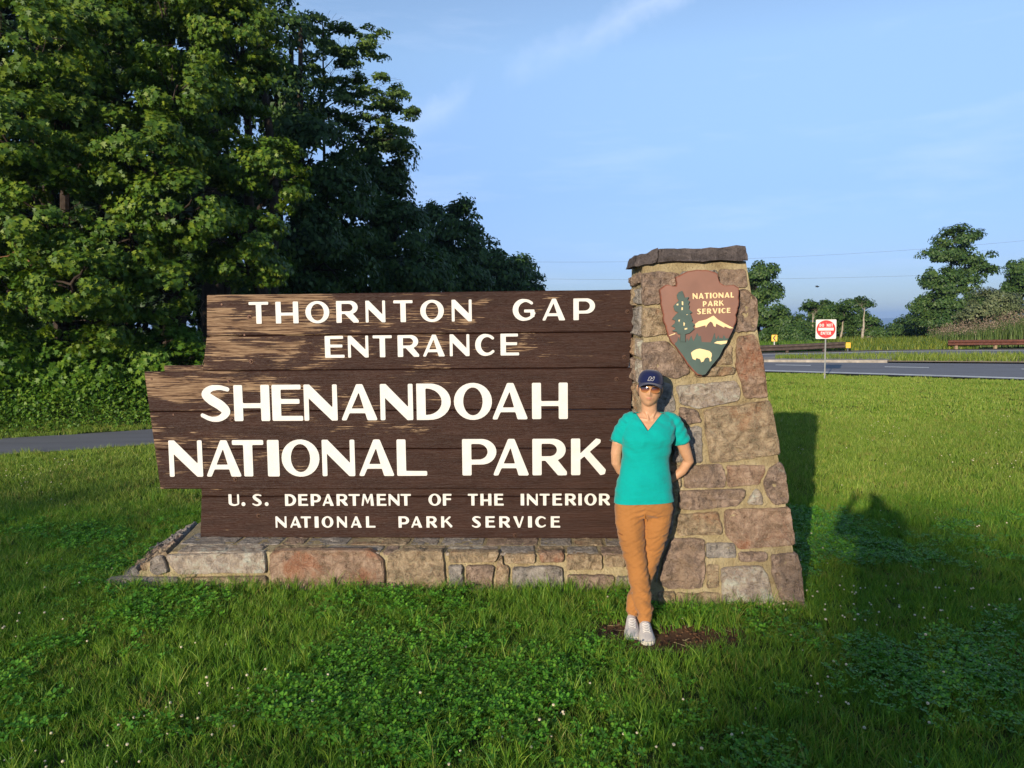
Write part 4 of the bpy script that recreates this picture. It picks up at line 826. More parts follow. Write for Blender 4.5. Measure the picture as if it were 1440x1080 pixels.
# ------------------------------------------------------------------ road furniture
M_GALV = plain('galvanised_post', (0.22, 0.23, 0.23), .45, .5, .15, 30, .7)
M_WHITE = plain('sign_white', (0.62, 0.60, 0.56), .5, .4, .04, 5); M_RED = plain('sign_red', (0.60, 0.018, 0.02), .45, .4, .06, 5)
M_YELL = plain('sign_yellow', (0.80, 0.42, 0.02), .5, .4, .05, 5); M_BLACK = plain('sign_black', (0.012, 0.012, 0.012), .5, .4, .1, 5)
def rrect(w, h, r, n=5):
    out = []
    for cx, cy, a0 in ((w / 2 - r, h / 2 - r, 0), (-w / 2 + r, h / 2 - r, 90), (-w / 2 + r, -h / 2 + r, 180), (w / 2 - r, -h / 2 + r, 270)):
        out += [(cx + r * math.cos(R(a0 + 90 * k / n)), cy + r * math.sin(R(a0 + 90 * k / n))) for k in range(n + 1)]
    return out
def circ(r, n=40, cx=0, cy=0): return [(cx + r * math.cos(2 * math.pi * k / n), cy + r * math.sin(2 * math.pi * k / n)) for k in range(n)]
# faces towards the camera, turned a little
def sign_frame(x, y, yaw):
    ex = Vector((math.cos(yaw), math.sin(yaw), 0)); ey = Vector((-math.sin(yaw), math.cos(yaw), 0)); return Vector((x, y, 0)), ex, ey
def sign_map(x, y, yaw, zc, dt=0):
    b, ex, ey = sign_frame(x, y, yaw); return lambda a, c, h: b + ex * a - ey * (h + dt) + EZ * (zc + c)
dx_, dy_ = 9.80, 23.55; yaw = R(-12)
dne = empty('road_sign', (dx_, dy_, 0), 'square white sign with red disc reading DO NOT ENTER on a thin steel post', 'sign')
_, ex_, ey_ = sign_frame(dx_, dy_, yaw); tw = -ey_
zc = 1.60; mp1 = sign_map(dx_, dy_, yaw, zc, .03)
def fl(name, loops, mp, h0, h1, mat, root, tw, **kw):
    v, f = prism_from_loops(loops, mp, h0, h1); o = solid(name, v, f, mat, root, tw, **kw); own(o, root); return o
fl('sign_panel', [rrect(.60, .60, .03)], mp1, -.003, 0, M_WHITE, dne, tw)
fl('red_disc', [circ(.278)], mp1, 0, .003, M_RED, dne, tw)
fl('white_bar', [rrect(.45, .085, .005)], mp1, .003, .006, M_WHITE, dne, tw)
def qt(word, x0, x1, z0, z1, root, mp, h, mat, tw, T=.25, t=.2): quad_text(word, [(x0, z1), (x1, z1), (x1, z0), (x0, z0)], root, mp, h, h + .003, mat, T, t, .18, tw)
qt('DO', -.19, -.06, .075, .17, dne, mp1, .003, M_WHITE, tw, .24, .18); qt('NOT', .02, .20, .075, .17, dne, mp1, .003, M_WHITE, tw, .24, .18); qt('ENTER', -.15, .15, -.17, -.075, dne, mp1, .003, M_WHITE, tw, .24, .18)
mb = MB(); b_ = Vector((dx_, dy_, 0))
# U-channel post
prof = [(.72 * a_, b_) for a_, b_ in [(-.028, -.004), (-.018, -.004), (-.014, .014), (.014, .014), (.018, -.004), (.028, -.004), (.028, 0), (.021, 0), (.016, .018), (-.016, .018), (-.021, 0), (-.028, 0)]]
mb.loft([[b_ + ex_ * a + ey_ * c + EZ * z for a, c in prof] for z in (-.15, zc + .27)]); own(link_obj('post', mb.mesh('post'), M_GALV, dne), dne)
for z in (zc + .2, zc - .2):
    mb = MB(); p = b_ + EZ * z - ey_ * .037; mb.tube([p, p - ey_ * .006], .010, 8); own(link_obj('bolt', mb.mesh('bolt'), M_GALV, dne), dne)
# yellow chevron sign beyond the guardrail
cx, cy = 14.7, 42.2; yw = R(-18); chv = empty('chevron_sign', (cx, cy, 0), 'small yellow sign with a black arrow chevron pointing left behind the guardrail', 'sign'); _, e1, e2 = sign_frame(cx, cy, yw)
zc2 = float(gz(cx, cy)) + .86; mp2 = sign_map(cx, cy, yw, zc2, .03)
fl('sign_panel', [rrect(.30, .36, .03)], mp2, -.003, 0, M_YELL, chv, -e2)
fl('chevron', [[(-.09, 0), (.02, .15), (.10, .15), (-.01, 0), (.10, -.15), (.02, -.15)]], mp2, 0, .004, M_BLACK, chv, -e2)
mb = MB(); mb.loft([[Vector((cx, cy, 0)) + e1 * a * 1.4 + e2 * c * 1.4 + EZ * z for a, c in prof] for z in (-.3, zc2 + .14)]); own(link_obj('post', mb.mesh('post'), M_GALV, chv), chv)
# guardrails
M_CORT = plain('rusty_rail', (0.13, 0.052, 0.034), .75, .3, .3, 6, .3, .3); M_DARKR = plain('weathered_dark_rail', (0.075, 0.055, 0.045), .8, .3, .35, 5, 0, .4); M_WPOST = plain('guardrail_post_wood', (0.28, 0.20, 0.12), .85, .2, .3, 10, bump=.4)
def guardrail(name, pts, zs, label, mat, postmat, hh=.30, postgap=2.2, end_drop=None):
    root = empty(name, (pts[0][0], pts[0][1], 0), label, 'guardrail'); P = resample(pts, .5); n = len(P); acc = 0; mb = MB(); rings = []
    wprof = [(-.5, .03), (-.38, -.045), (-.14, -.045), (0, .03), (.14, -.045), (.38, -.045), (.5, .03), (.5, .038), (.38, -.037), (.14, -.037), (0, .038), (-.14, -.037), (-.38, -.037), (-.5, .038)]
    cum = [0]
    for a, b in zip(P[:-1], P[1:]): cum.append(cum[-1] + math.hypot(b[0] - a[0], b[1] - a[1]))
    for i, p in enumerate(P):
        a = P[max(i - 1, 0)]; b = P[min(i + 1, n - 1)]; d = Vector((b[0] - a[0], b[1] - a[1], 0)).normalized(); nn = Vector((-d.y, d.x, 0))
        if nn.y < 0: nn = -nn
        zc_ = zs(cum[i] / cum[-1]); rings.append([Vector((p[0], p[1], 0)) + nn * c + EZ * (zc_ + q * hh) for q, c in wprof])
    mb.loft(rings); own(link_obj('rail', mb.mesh('rail'), mat, root), root)
    k = 0; d_ = .3
    while d_ < cum[-1]:
        while cum[k] < d_: k += 1
        p = P[k]; zt = zs(d_ / cum[-1]) + hh * .35; m2 = MB(); m2.box((p[0], p[1] + .14, zt / 2 - .15), (.14, .16, zt + .3)); own(link_obj('post', bevel_mesh(m2.mesh('post'), .01), postmat, root), root); d_ += postgap
    return root
GL = [(6.0, 41.0), (10.0, 41.0), (13.2, 41.2), (16.2, 41.6), (18.6, 42.1)]
guardrail('guardrail', GL, lambda u: .22 + .22 * u ** 1.5, 'dark weathered guardrail on the left, running down towards the pillar', M_DARKR, M_DARKR, .34)
GR = [(25.1, 43.4), (29, 43.3), (34, 42.2), (42, 38.6), (50, 34)]
guardrail('guardrail', GR, lambda u: .44, 'long rusty brown guardrail in front of the reeds on the right', M_CORT, M_WPOST, .32)
om = empty('object_marker', (18.75, 42.15, 0), 'small yellow marker plate at the end of the dark guardrail', 'marker'); mp3 = sign_map(18.75, 42.0, R(-15), .42, 0); _, _, e2 = sign_frame(0, 0, R(-15))
fl('marker_plate', [rrect(.24, .30, .02)], mp3, -.004, 0, M_YELL, om, -e2)
for i in range(3):
    for j in range(3): fl('reflector', [circ(.026, 12, -.07 + .07 * i, -.09 + .09 * j)], mp3, 0, .006, plain('amber', (.75, .28, .02), .3, .6, .05, 5) if i + j == 0 else bpy.data.materials['amber'], om, -e2)
mb = MB(); mb.box((18.75, 42.06, .2), (.05, .05, .7)); own(link_obj('post', mb.mesh('post'), M_GALV, om), om)
# cables and their poles (poles stand outside the picture)
def cable(a, b, sag, r, label):
    a, b = Vector(a), Vector(b); pts = []
    for i in range(41):
        k = i / 40; p = a.lerp(b, k); p.z -= sag * 4 * k * (1 - k); pts.append(p)
    mb = MB(); mb.tube(pts, r, 5); link_obj('power_cable', mb.mesh('power_cable'), plain('cable', (0.12, 0.13, 0.16), .6, .3, .1, 5) if 'cable' not in bpy.data.materials else bpy.data.materials['cable'], label=label, cat='cable', group='cables crossing the sky')
cable((-14, 78, 8.6), (62, 70, 10.2), 1.6, .010, 'upper thin dark power cable across the sky behind the pillar')
cable((-14, 80, 7.0), (62, 72, 6.6), .9, .010, 'lower thin dark power cable across the sky behind the pillar')
# bird
mb = MB(); bx = Vector((24.2, 60.0, 4.4))
mb.tube([bx + Vector((-.16, 0, 0)), bx + Vector((-.05, 0, .02)), bx + Vector((.07, 0, .01)), bx + Vector((.15, 0, .03)), bx + Vector((.19, 0, .025))], [.01, .045, .05, .032, .006], 8)
for s in (-1, 1):
    mb.add([bx + Vector((-.05, 0, .03)), bx + Vector((.06, 0, .03)), bx + Vector((.0, s * .14, .12)), bx + Vector((-.10, s * .3, .10)), bx + Vector((-.05, s * .12, .09)), bx + Vector((.06, 0, .036)), bx + Vector((-.05, 0, .036))], [(0, 1, 2, 4), (4, 2, 3), (6, 4, 2, 5)])
link_obj('bird', mb.mesh('bird'), M_BLACK, label='tiny dark bird flying in the sky above the DO NOT ENTER sign', cat='bird')
# ------------------------------------------------------------------ people
def ring(c, rx, ry, n=24, p=2.2, rot=None, yaw=0.0):
    """superellipse ring in the horizontal plane"""
    out = []
    for k in range(n):
        a = 2 * math.pi * k / n; ca, sa = math.cos(a), math.sin(a)
        v = Vector((math.copysign(abs(ca) ** (2 / p), ca) * rx, math.copysign(abs(sa) ** (2 / p), sa) * ry, 0))
        if rot is not None: v = rot @ v
        out.append(Vector(c) + v)
    return out
def tube_rings(pts, rads, n=16, flat=1.0, open_end=False):
    """rings following a path; rads may be (r across, r depth)"""
    pts = [Vector(p) for p in pts]; rs = []; prev = None
    for i, p in enumerate(pts):
        d = (pts[min(i + 1, len(pts) - 1)] - pts[max(i - 1, 0)]).normalized()
        a = Vector((1, 0, 0)) - d * d.x
        if a.length < .2: a = Vector((0, 1, 0)) - d * d.y
        a.normalize(); b = d.cross(a); r = rads[i]; ra, rb = (r, r) if not hasattr(r, '__len__') else r
        rs.append([p + a * math.cos(2 * math.pi * k / n) * ra + b * math.sin(2 * math.pi * k / n) * rb for k in range(n)])
    # round ends
    def cap(ringpts, centre, d, r):
        return [[centre + (q - centre) * f + d * (r * g) for q in ringpts] for f, g in ((.85, .5), (.45, .85))]
    d0 = (pts[0] - pts[1]).normalized(); d1 = (pts[-1] - pts[-2]).normalized()
    r0_ = (rs[0][0] - pts[0]).length; r1_ = (rs[-1][0] - pts[-1]).length
    return cap(rs[0], pts[0], d0, r0_)[::-1] + rs + ([] if open_end else cap(rs[-1], pts[-1], d1, r1_))
def remesh(mb, name, voxel, smooth_it=3, factor=.5):
    me = mb.mesh(name); bm = bmesh.new(); bm.from_mesh(me); bmesh.ops.recalc_face_normals(bm, faces=bm.faces); bm.to_mesh(me); bm.free()
    o = bpy.data.objects.new(name, me); COL.objects.link(o)
    md = o.modifiers.new('r', 'REMESH'); md.mode = 'VOXEL'; md.voxel_size = voxel; md.use_smooth_shade = True
    ms = o.modifiers.new('s', 'SMOOTH'); ms.iterations = smooth_it; ms.factor = factor
    dg = bpy.context.evaluated_depsgraph_get(); ev = o.evaluated_get(dg); out = bpy.data.meshes.new_from_object(ev); bpy.data.objects.remove(o); out.name = name; return out
def displace(me, fn):
    me.update(); n = len(me.vertices); co = np.empty(n * 3, np.float32); me.vertices.foreach_get('co', co); co = co.reshape(-1, 3); no = np.empty(n * 3, np.float32); me.vertex_normals.foreach_get('vector', no); no = no.reshape(-1, 3)
    for i in range(n):
        v = Vector(co[i]); d = fn(v, Vector(no[i])); co[i] += no[i] * d if not isinstance(d, Vector) else np.array(d)
    me.vertices.foreach_set('co', co.ravel()); me.update()
def head_mesh(mb, M, hair=False):
    """head facing -Y, centre at origin, chin at z = -.108"""
    nu, nv = 44, 34
    def pt(u, v):
        th = math.pi * v; ph = 2 * math.pi * u; x, y, z = math.sin(th) * math.sin(ph), -math.sin(th) * math.cos(ph), math.cos(th)
        X_, Y_, Z_ = .074 * x, .094 * y, .112 * z
        if z < 0:
            k = -z; X_ *= 1 - .25 * k ** 1.9; Y_ *= (1 - .10 * k) if y < 0 else (1 - .42 * k)
        if y < 0:   # face plane a little flatter
            Y_ = -.094 * (abs(y) ** .82) * (1 if z > 0 else 1 - .06 * -z)
            g = lambda x0, z0, sx, sz: math.exp(-((X_ - x0) / sx) ** 2 - ((Z_ - z0) / sz) ** 2)
            Y_ -= .021 * g(0, -.024, .0105, .013) + .012 * g(0, -.004, .008, .018) + .006 * g(.0085, -.031, .006, .006) + .006 * g(-.0085, -.031, .006, .006)     # nose
            Y_ -= .0075 * g(0, -.050, .018, .0045) + .0085 * g(0, -.0605, .016, .0055) - .0035 * g(0, -.0552, .022, .0018)       # lips
            Y_ -= .009 * g(0, -.092, .018, .014)                                                                              # chin
            Y_ += .010 * g(.030, .010, .016, .010) + .010 * g(-.030, .010, .016, .010)                                        # eye sockets
            Y_ -= .004 * g(.030, .0285, .02, .006) + .004 * g(-.030, .0285, .02, .006)                                        # brows
            Y_ -= .004 * g(.042, -.022, .016, .014) + .004 * g(-.042, -.022, .016, .014)                                      # cheeks
            Y_ += .003 * g(.034, -.052, .006, .012) + .003 * g(-.034, -.052, .006, .012)
        return M @ Vector((X_, Y_, Z_ - .004))
    rings = [[pt(u / nu, v / nv) for u in range(nu)] for v in range(1, nv)]
    mb.loft(rings)
    # ears
    for s in (-1, 1):
        mb.loft(tube_rings([M @ Vector((s * .070, .008, .022)), M @ Vector((s * .079, .012, .012)), M @ Vector((s * .079, .012, -.008)), M @ Vector((s * .072, .006, -.026))], [.010, (.008, .014), (.007, .012), .007], 10))
def hand_mesh(mb, wrist, fwd, side, up, curl=.5, s=1.0, thumb_side=1):
    """palm with four fingers and a thumb; fwd along the fingers, side across the palm (towards the thumb), up = back of the hand"""
    w = Vector(wrist); fwd, side, up = Vector(fwd).normalized(), Vector(side).normalized(), Vector(up).normalized()
    mb.loft(tube_rings([w - fwd * .01, w + fwd * .03 * s, w + fwd * .065 * s, w + fwd * .085 * s], [(.024 * s, .017 * s), (.034 * s, .015 * s), (.040 * s, .013 * s), (.038 * s, .011 * s)], 14))
    for i, (o, l) in enumerate(((.029, .068), (.0095, .076), (-.0105, .071), (-.029, .056))):
        a = w + fwd * (.072 * s) + side * (o * s); p = [a]; ang = .12; d = fwd.copy(); seg = l * s / 3
        for k in range(3):
            ang += curl * (.5 + .3 * k); d = fwd * math.cos(ang) - up * math.sin(ang); p.append(p[-1] + d * seg)
        mb.loft(tube_rings(p, [.0088 * s, .0085 * s, .0078 * s, .006 * s], 8))
    a = w + fwd * .012 * s + side * .022 * s; b = a + (fwd * .6 + side * .75 - up * .15).normalized() * .036 * s; c = b + (fwd * .9 + side * .3 - up * .35).normalized() * .030 * s; e = c + (fwd * .95 - up * .4).normalized() * .022 * s
    mb.loft(tube_rings([a, b, c, e], [.013 * s, .011 * s, .0095 * s, .007 * s], 8))

def skin_mat(name, base, mouth=None):
    t = NT(name); v = t.coord(); nz = t.noise(v, 35, 4); nb = t.noise(v, 6, 3)
    c = t.ramp(t.math('ADD', t.math('MULTIPLY', nz, .5), t.math('MULTIPLY', nb, .5)), [(.35, [q * .86 for q in base]), (.65, [min(1, q * 1.1) for q in base])])
    if mouth is not None:
        def blob(p, sc, col, amt, c):
            g = t.n('ShaderNodeNewGeometry'); q = t.n('ShaderNodeVectorMath'); q.operation = 'SUBTRACT'; t.l(g.outputs['Position'], q.inputs[0]); q.inputs[1].default_value = p
            r_ = t.n('ShaderNodeVectorMath'); r_.operation = 'MULTIPLY'; t.l(q.outputs[0], r_.inputs[0]); r_.inputs[1].default_value = sc; ln = t.n('ShaderNodeVectorMath'); ln.operation = 'LENGTH'; t.l(r_.outputs[0], ln.inputs[0])
            return t.mix(t.math('MULTIPLY', t.ramp(ln.outputs['Value'], [(.6, 1.0), (1.0, 0.0)]), amt), c, col)
        c = blob(mouth, (1 / .027, 1 / .03, 1 / .0085), (.42, .15, .11), .65, c)
    t.color(c); t.rough(.5); t.spec(.35); t.bsdf.inputs['Subsurface Weight'].default_value = .08; t.bsdf.inputs['Subsurface Radius'].default_value = (.02, .008, .004); t.bump(nz, .15, .002); return t.m
def cloth_mat(name, c, fold=.3, weave=900):
    t = NT(name); v = t.coord(); a = t.noise(v, 5, 4); w = t.noise(t.coord(scale=(1, 1, 1)), 260, 2); f_ = t.noise(t.coord(scale=(1.2, 1.2, 3.0)), 7, 4, .5, .8)
    t.color(t.ramp(a, [(.3, [q * .88 for q in c]), (.7, [min(1, q * 1.07) for q in c])])); t.rough(.9); t.spec(.15); t.bsdf.inputs['Sheen Weight'].default_value = .15
    t.bump(t.math('ADD', t.math('MULTIPLY', f_, fold), t.math('MULTIPLY', w, .03)), .7, .03); return t.m

# --- the woman leaning on the pillar
PR = Vector((.79, 4.52, 0)); woman = empty('person', PR.copy(), 'woman in teal v-neck shirt, orange trousers, navy cap and tinted sunglasses leaning on the pillar', 'person')
HC = Vector((.902, 4.915, 1.497)); Mh = Matrix.Translation(HC) @ Matrix.Rotation(R(-10), 4, 'Z') @ Matrix.Rotation(R(5.5), 4, 'Y') @ Matrix.Rotation(R(-3), 4, 'X')
SKIN = skin_mat('fair_tanned_skin', (.50, .275, .155), tuple(Mh @ Vector((0, -.094, -.056))))
# torso data: z, centre x, centre y, half width, half depth
TOR = [(.70, .856, 4.872, .192, .118), (.76, .858, 4.872, .193, .120), (.85, .861, 4.878, .178, .114), (.95, .866, 4.888, .158, .102), (1.04, .873, 4.90, .148, .098), (1.12, .882, 4.905, .156, .110), (1.18, .889, 4.91, .168, .120), (1.235, .896, 4.925, .166, .112), (1.275, .903, 4.94, .168, .095), (1.302, .907, 4.945, .158, .078), (1.325, .909, 4.948, .115, .064), (1.345, .908, 4.948, .070, .054)]
body = MB()
head_mesh(body, Mh)
body.loft([ring((x, y, z), rx - (.022 if z < 1.28 else .012), ry - (.022 if z < 1.25 else .012), 28, 2.3) for z, x, y, rx, ry in TOR])
body.loft([ring((.905, 4.945, 1.30), .062, .058, 20, 2), ring((.904, 4.94, 1.33), .054, .054, 20, 2), ring((.902, 4.932, 1.37), .050, .052, 20, 2), ring((.901, 4.93, 1.41), .052, .054, 20, 2), ring((.902, 4.93, 1.45), .050, .056, 20, 2)])
# sterno-mastoid cords and collar bones
for s in (-1, 1):
    body.loft(tube_rings([(.903 + s * .043, 4.928, 1.40), (.903 + s * .03, 4.899, 1.35), (.900 + s * .013, 4.880, 1.308)], [.008, .008, .006], 8))
    body.loft(tube_rings([(.90 + s * .015, 4.8765, 1.300), (.90 + s * .07, 4.893, 1.309), (.90 + s * .14, 4.930, 1.305)], [.008, .007, .006], 8))
ARL = [(.758, 4.94, 1.266), (.724, 4.938, 1.21), (.697, 4.94, 1.14), (.687, 4.95, 1.07), (.690, 4.968, 1.005), (.722, 4.995, .945), (.785, 5.018, .885)]
ARR = [(1.072, 4.945, 1.268), (1.10, 4.945, 1.20), (1.126, 4.95, 1.14), (1.152, 4.965, 1.07), (1.178, 4.988, 1.008), (1.140, 5.01, .935), (1.07, 5.025, .872)]
RDL = [.038, .041, .040, .036, .034, .031, .023]; RDR = [.047, .046, .043, .038, .036, .032, .023]
body.loft(tube_rings(ARL, RDL, 16)); body.loft(tube_rings(ARR, RDR, 16))
hand_mesh(body, (.79, 5.02, .88), (.95, .0, -.25), (0.1, .1, .9), (0, 1, 0), .35, .9)
hand_mesh(body, (1.065, 5.026, .868), (-.95, .0, -.2), (0, .1, .9), (0, 1, 0), .35, .9)
LEGL = [(.758, 4.87, .74), (.765, 4.83, .565), (.785, 4.79, .40), (.805, 4.745, .27), (.818, 4.665, .16), (.822, 4.615, .085), (.822, 4.605, .04)]
LEGR = [(.955, 4.88, .74), (.93, 4.86, .565), (.895, 4.845, .40), (.858, 4.81, .27), (.790, 4.735, .16), (.756, 4.69, .095), (.755, 4.68, .04)]
body.loft(tube_rings(LEGL, [.080, .072, .055, .050, .040, .031, .031], 16)); body.loft(tube_rings(LEGR, [.080, .072, .055, .050, .040, .031, .031], 16))
body.loft(tube_rings([(.822, 4.62, .045), (.812, 4.52, .034), (.803, 4.42, .028)], [.028, (.028, .018), (.026, .010)], 12)); body.loft(tube_rings([(.755, 4.69, .045), (.738, 4.59, .034), (.72, 4.49, .028)], [.028, (.028, .018), (.026, .010)], 12))
bme = remesh(body, 'body', .0042, 2, .5); o = link_obj('body', bme, SKIN, woman, smooth=True); own(o, woman)

# shirt
TEAL = cloth_mat('teal_cotton', (.0, .30, .265), .45)
sh = MB(); sh.loft([ring((x, y, z), rx + .002, ry + .004, 32, 2.25) for z, x, y, rx, ry in TOR if z > .75][0:0] + [ring((.857, 4.870, .70), .199, .127, 32, 2.3)] + [ring((x, y, z), rx + .003, ry + .004, 32, 2.3) for z, x, y, rx, ry in TOR[1:]])
sh.loft(tube_rings([(.80, 4.942, 1.275), (.752, 4.94, 1.268), (.722, 4.938, 1.21), (.694, 4.94, 1.149)], [.050, .055, .054, .047], 18, open_end=True))
sh.loft(tube_rings([(1.02, 4.945, 1.275), (1.072, 4.945, 1.264), (1.10, 4.945, 1.20), (1.124, 4.952, 1.140)], [.050, .056, .057, .055], 18, open_end=True))
sh.loft(tube_rings([(.845, 4.832, 1.165), (.843, 4.838, 1.155)], [.050, .050], 14)); sh.loft(tube_rings([(.935, 4.834, 1.165), (.937, 4.840, 1.155)], [.050, .050], 14))
for q_ in ([(.845, 4.946, 1.316), (.80, 4.945, 1.306), (.757, 4.942, 1.287)], [(.965, 4.946, 1.316), (1.02, 4.945, 1.306), (1.065, 4.942, 1.283)]): sh.loft(tube_rings(q_, [.034, .042, .047], 14))
sme = remesh(sh, 'shirt', .0055, 6, .6)
def shirt_fold(v, n):
    side = noise.noise(Vector((v.x * 9, v.y * 9, v.z * 22 + v.x * 12))) * .0065; low = smooth(1.05, .80, v.z) * noise.noise(Vector((v.x * 10, v.y * 8, v.z * 5))) * .006
    drape = noise.noise(Vector((v.x * 14 + v.z * 6, v.y * 14, v.z * 6))) * .0035
    arm = .003 * math.sin((v.z - abs(v.x - .9) * 1.2) * 90) * (1 if abs(v.x - .9) > .12 and v.z > 1.15 else 0) * .6
    return float(side + low + drape + arm)
displace(sme, shirt_fold)
bm = bmesh.new(); bm.from_mesh(sme)
def cut(co, no, clear_outer=True, test=None):
    geom = bm.verts[:] + bm.edges[:] + bm.faces[:]
    if test is not None:
        fs = [f for f in bm.faces if test(f.calc_center_median())]; geom = list({v for f in fs for v in f.verts}) + list({e for f in fs for e in f.edges}) + fs
    bmesh.ops.bisect_plane(bm, geom=geom, plane_co=co, plane_no=no, clear_outer=clear_outer)
cut((.857, 4.87, .762), Vector((.03, -.06, -1)))
# v-neck
vb = Vector((.868, 4.83, 1.232)); vl = Vector((.806, 4.95, 1.345)); vr = Vector((.985, 4.95, 1.340))
nl = Vector((vl.z - vb.z, 0, -(vl.x - vb.x))).normalized(); nr = Vector((vr.z - vb.z, 0, -(vr.x - vb.x))).normalized()
front = lambda c: c.y < 4.955 and c.z > 1.2
cut(vb, nl, False, front); cut(vb, nr, False, front); cut((0, 0, 1.328), Vector((0, .12, 1)), False, lambda c: c.y >= 4.94 and c.z > 1.28)
dele = []
for f in bm.faces:
    c = f.calc_center_median()
    if (c.y < 4.955 and (c - vb).dot(nl) > 0 and (c - vb).dot(nr) < 0 and c.z > vb.z) or (c.z > 1.334 and abs(c.x - .898) < .105): dele.append(f)
bmesh.ops.delete(bm, geom=dele, context='FACES')
# bound edges: a rib round the neck opening and a stitched hem
nb = {}
for e in bm.edges:
    if len(e.link_faces) == 1:
        for a_, b_ in ((e.verts[0], e.verts[1]), (e.verts[1], e.verts[0])): nb.setdefault(a_, []).append(b_)
loops_ = []; seen = set()
for st in nb:
    if st in seen: continue
    lp_ = [st]; seen.add(st); cur = st
    while True:
        nx_v = next((q for q in nb[cur] if q not in seen), None)
        if nx_v is None: break
        lp_.append(nx_v); seen.add(nx_v); cur = nx_v
    if len(lp_) > 40: loops_.append([v.co.copy() for v in lp_])
trim_neck, trim_hem = MB(), MB()
for lp_ in loops_:
    zm = sum(p.z for p in lp_) / len(lp_)
    for _ in range(4): lp_ = [(lp_[i - 1] + lp_[i] * 2 + lp_[(i + 1) % len(lp_)]) / 4 for i in range(len(lp_))]
    pts_ = lp_[::3] + [lp_[0]]
    if zm > 1.2: trim_neck.tube(pts_, .0042, 6, cap=False)
    elif zm < .85: trim_hem.tube([p + Vector((0, 0, .002)) for p in pts_], .0030, 6, cap=False)
bm.to_mesh(sme); bm.free()
TEAL_D = cloth_mat('teal_rib', (.0, .225, .20), .1)
if trim_neck.v: own(link_obj('neck_rib', trim_neck.mesh('neck_rib'), TEAL_D, woman, smooth=True), woman)
if trim_hem.v: own(link_obj('hem', trim_hem.mesh('hem'), TEAL_D, woman, smooth=True), woman)
sl = MB()
for c_, ax_, r_ in (((.6935, 4.94, 1.154), Vector((-.10, 0, -1)), (.050, .050)), ((1.1225, 4.952, 1.146), Vector((.30, 0, -1)), (.058, .058))):
    ax_.normalize(); u_ = Vector((1, 0, 0)) - ax_ * ax_.x; u_.normalize(); w_ = ax_.cross(u_); sl.tube([Vector(c_) + u_ * r_[0] * math.cos(2 * math.pi * k / 24) + w_ * r_[1] * math.sin(2 * math.pi * k / 24) for k in range(25)], .0018, 5, cap=False)
own(link_obj('sleeve_hem', sl.mesh('sleeve_hem'), TEAL_D, woman, smooth=True), woman)
o = link_obj('shirt', sme, TEAL, woman, smooth=True); own(o, woman); md = o.modifiers.new('thick', 'SOLIDIFY'); md.thickness = .003; md.offset = 1
# trousers
ORG = cloth_mat('orange_cotton', (.315, .135, .038), .65)
tr_ = MB(); tr_.loft([ring((.860, 4.876, .86), .160, .095, 30, 2.3), ring((.858, 4.872, .79), .178, .107, 30, 2.4), ring((.857, 4.87, .73), .192, .116, 30, 2.5), ring((.856, 4.868, .69), .190, .108, 30, 2.6), ring((.856, 4.866, .668), .17, .08, 30, 2.4)])
PL = [(.760, 4.866, .74), (.762, 4.855, .66), (.768, 4.83, .565), (.784, 4.795, .434), (.801, 4.76, .33), (.813, 4.69, .20), (.822, 4.64, .125)]
tr_.loft(tube_rings(PL, [(.097, .10), (.096, .095), (.090, .09), (.074, .077), (.066, .070), (.062, .062), (.054, .054)], 22))
PQ = [(.955, 4.874, .74), (.950, 4.87, .66), (.932, 4.866, .565), (.905, 4.856, .434), (.872, 4.825, .33), (.803, 4.745, .20), (.766, 4.70, .135)]
tr_.loft(tube_rings(PQ, [(.094, .10), (.093, .095), (.088, .09), (.072, .074), (.062, .064), (.054, .054), (.046, .046)], 22))
tr_.loft(tube_rings([(.821, 4.633, .125), (.8205, 4.612, .095), (.820, 4.60, .072)], [.050, .045, .042], 18)); tr_.loft(tube_rings([(.765, 4.70, .13), (.758, 4.69, .11), (.755, 4.685, .095)], [.046, .041, .038], 18))
tme = remesh(tr_, 'trousers', .0050, 3, .5)
def leg_fold(v, n):
    k = float(smooth(.74, .5, v.z)); bunch = float(smooth(.32, .12, v.z)) * float(smooth(.075, .12, v.z))
    f = noise.noise(Vector((v.x * 6, v.y * 6, v.z * 26 + v.x * 14))) * (.004 + .003 * k + .007 * bunch) + noise.noise(Vector((v.x * 16, v.y * 12, v.z * 55 - v.x * 30))) * (.002 + .003 * k + .004 * bunch)
    # pulled creases at the top of the thighs
    c = .0035 * math.sin((v.z + (abs(v.x - .848)) * .35) * 170) * float(smooth(.60, .68, v.z)) * float(smooth(.14, .02, abs(v.x - .848))) * (1 if n.y < 0 else 0)
    rib = .0012 * math.sin(math.atan2(v.y - 4.61, v.x - .82) * 26) if v.z < .10 else 0
    return f + c + rib
displace(tme, leg_fold); o = link_obj('trousers', tme, ORG, woman, smooth=True); own(o, woman)
mb = MB(); mb.tube([(.679, 4.80, .575), (.690, 4.780, .571), (.702, 4.766, .568)], [.002, .003, .002], 6); own(link_obj('pocket_zip', mb.mesh('pocket_zip'), plain('zip', (.16, .06, .02), .6, .3, .1, 10), woman), woman)
mb = MB(); mb.tube([(.843, 4.7585, .712), (.846, 4.757, .68), (.848, 4.764, .655)], [.0022, .0022, .0018], 6); own(link_obj('fly_seam', mb.mesh('fly_seam'), plain('seam_orange', (.36, .13, .02), .8, .2, .1, 10), woman), woman)
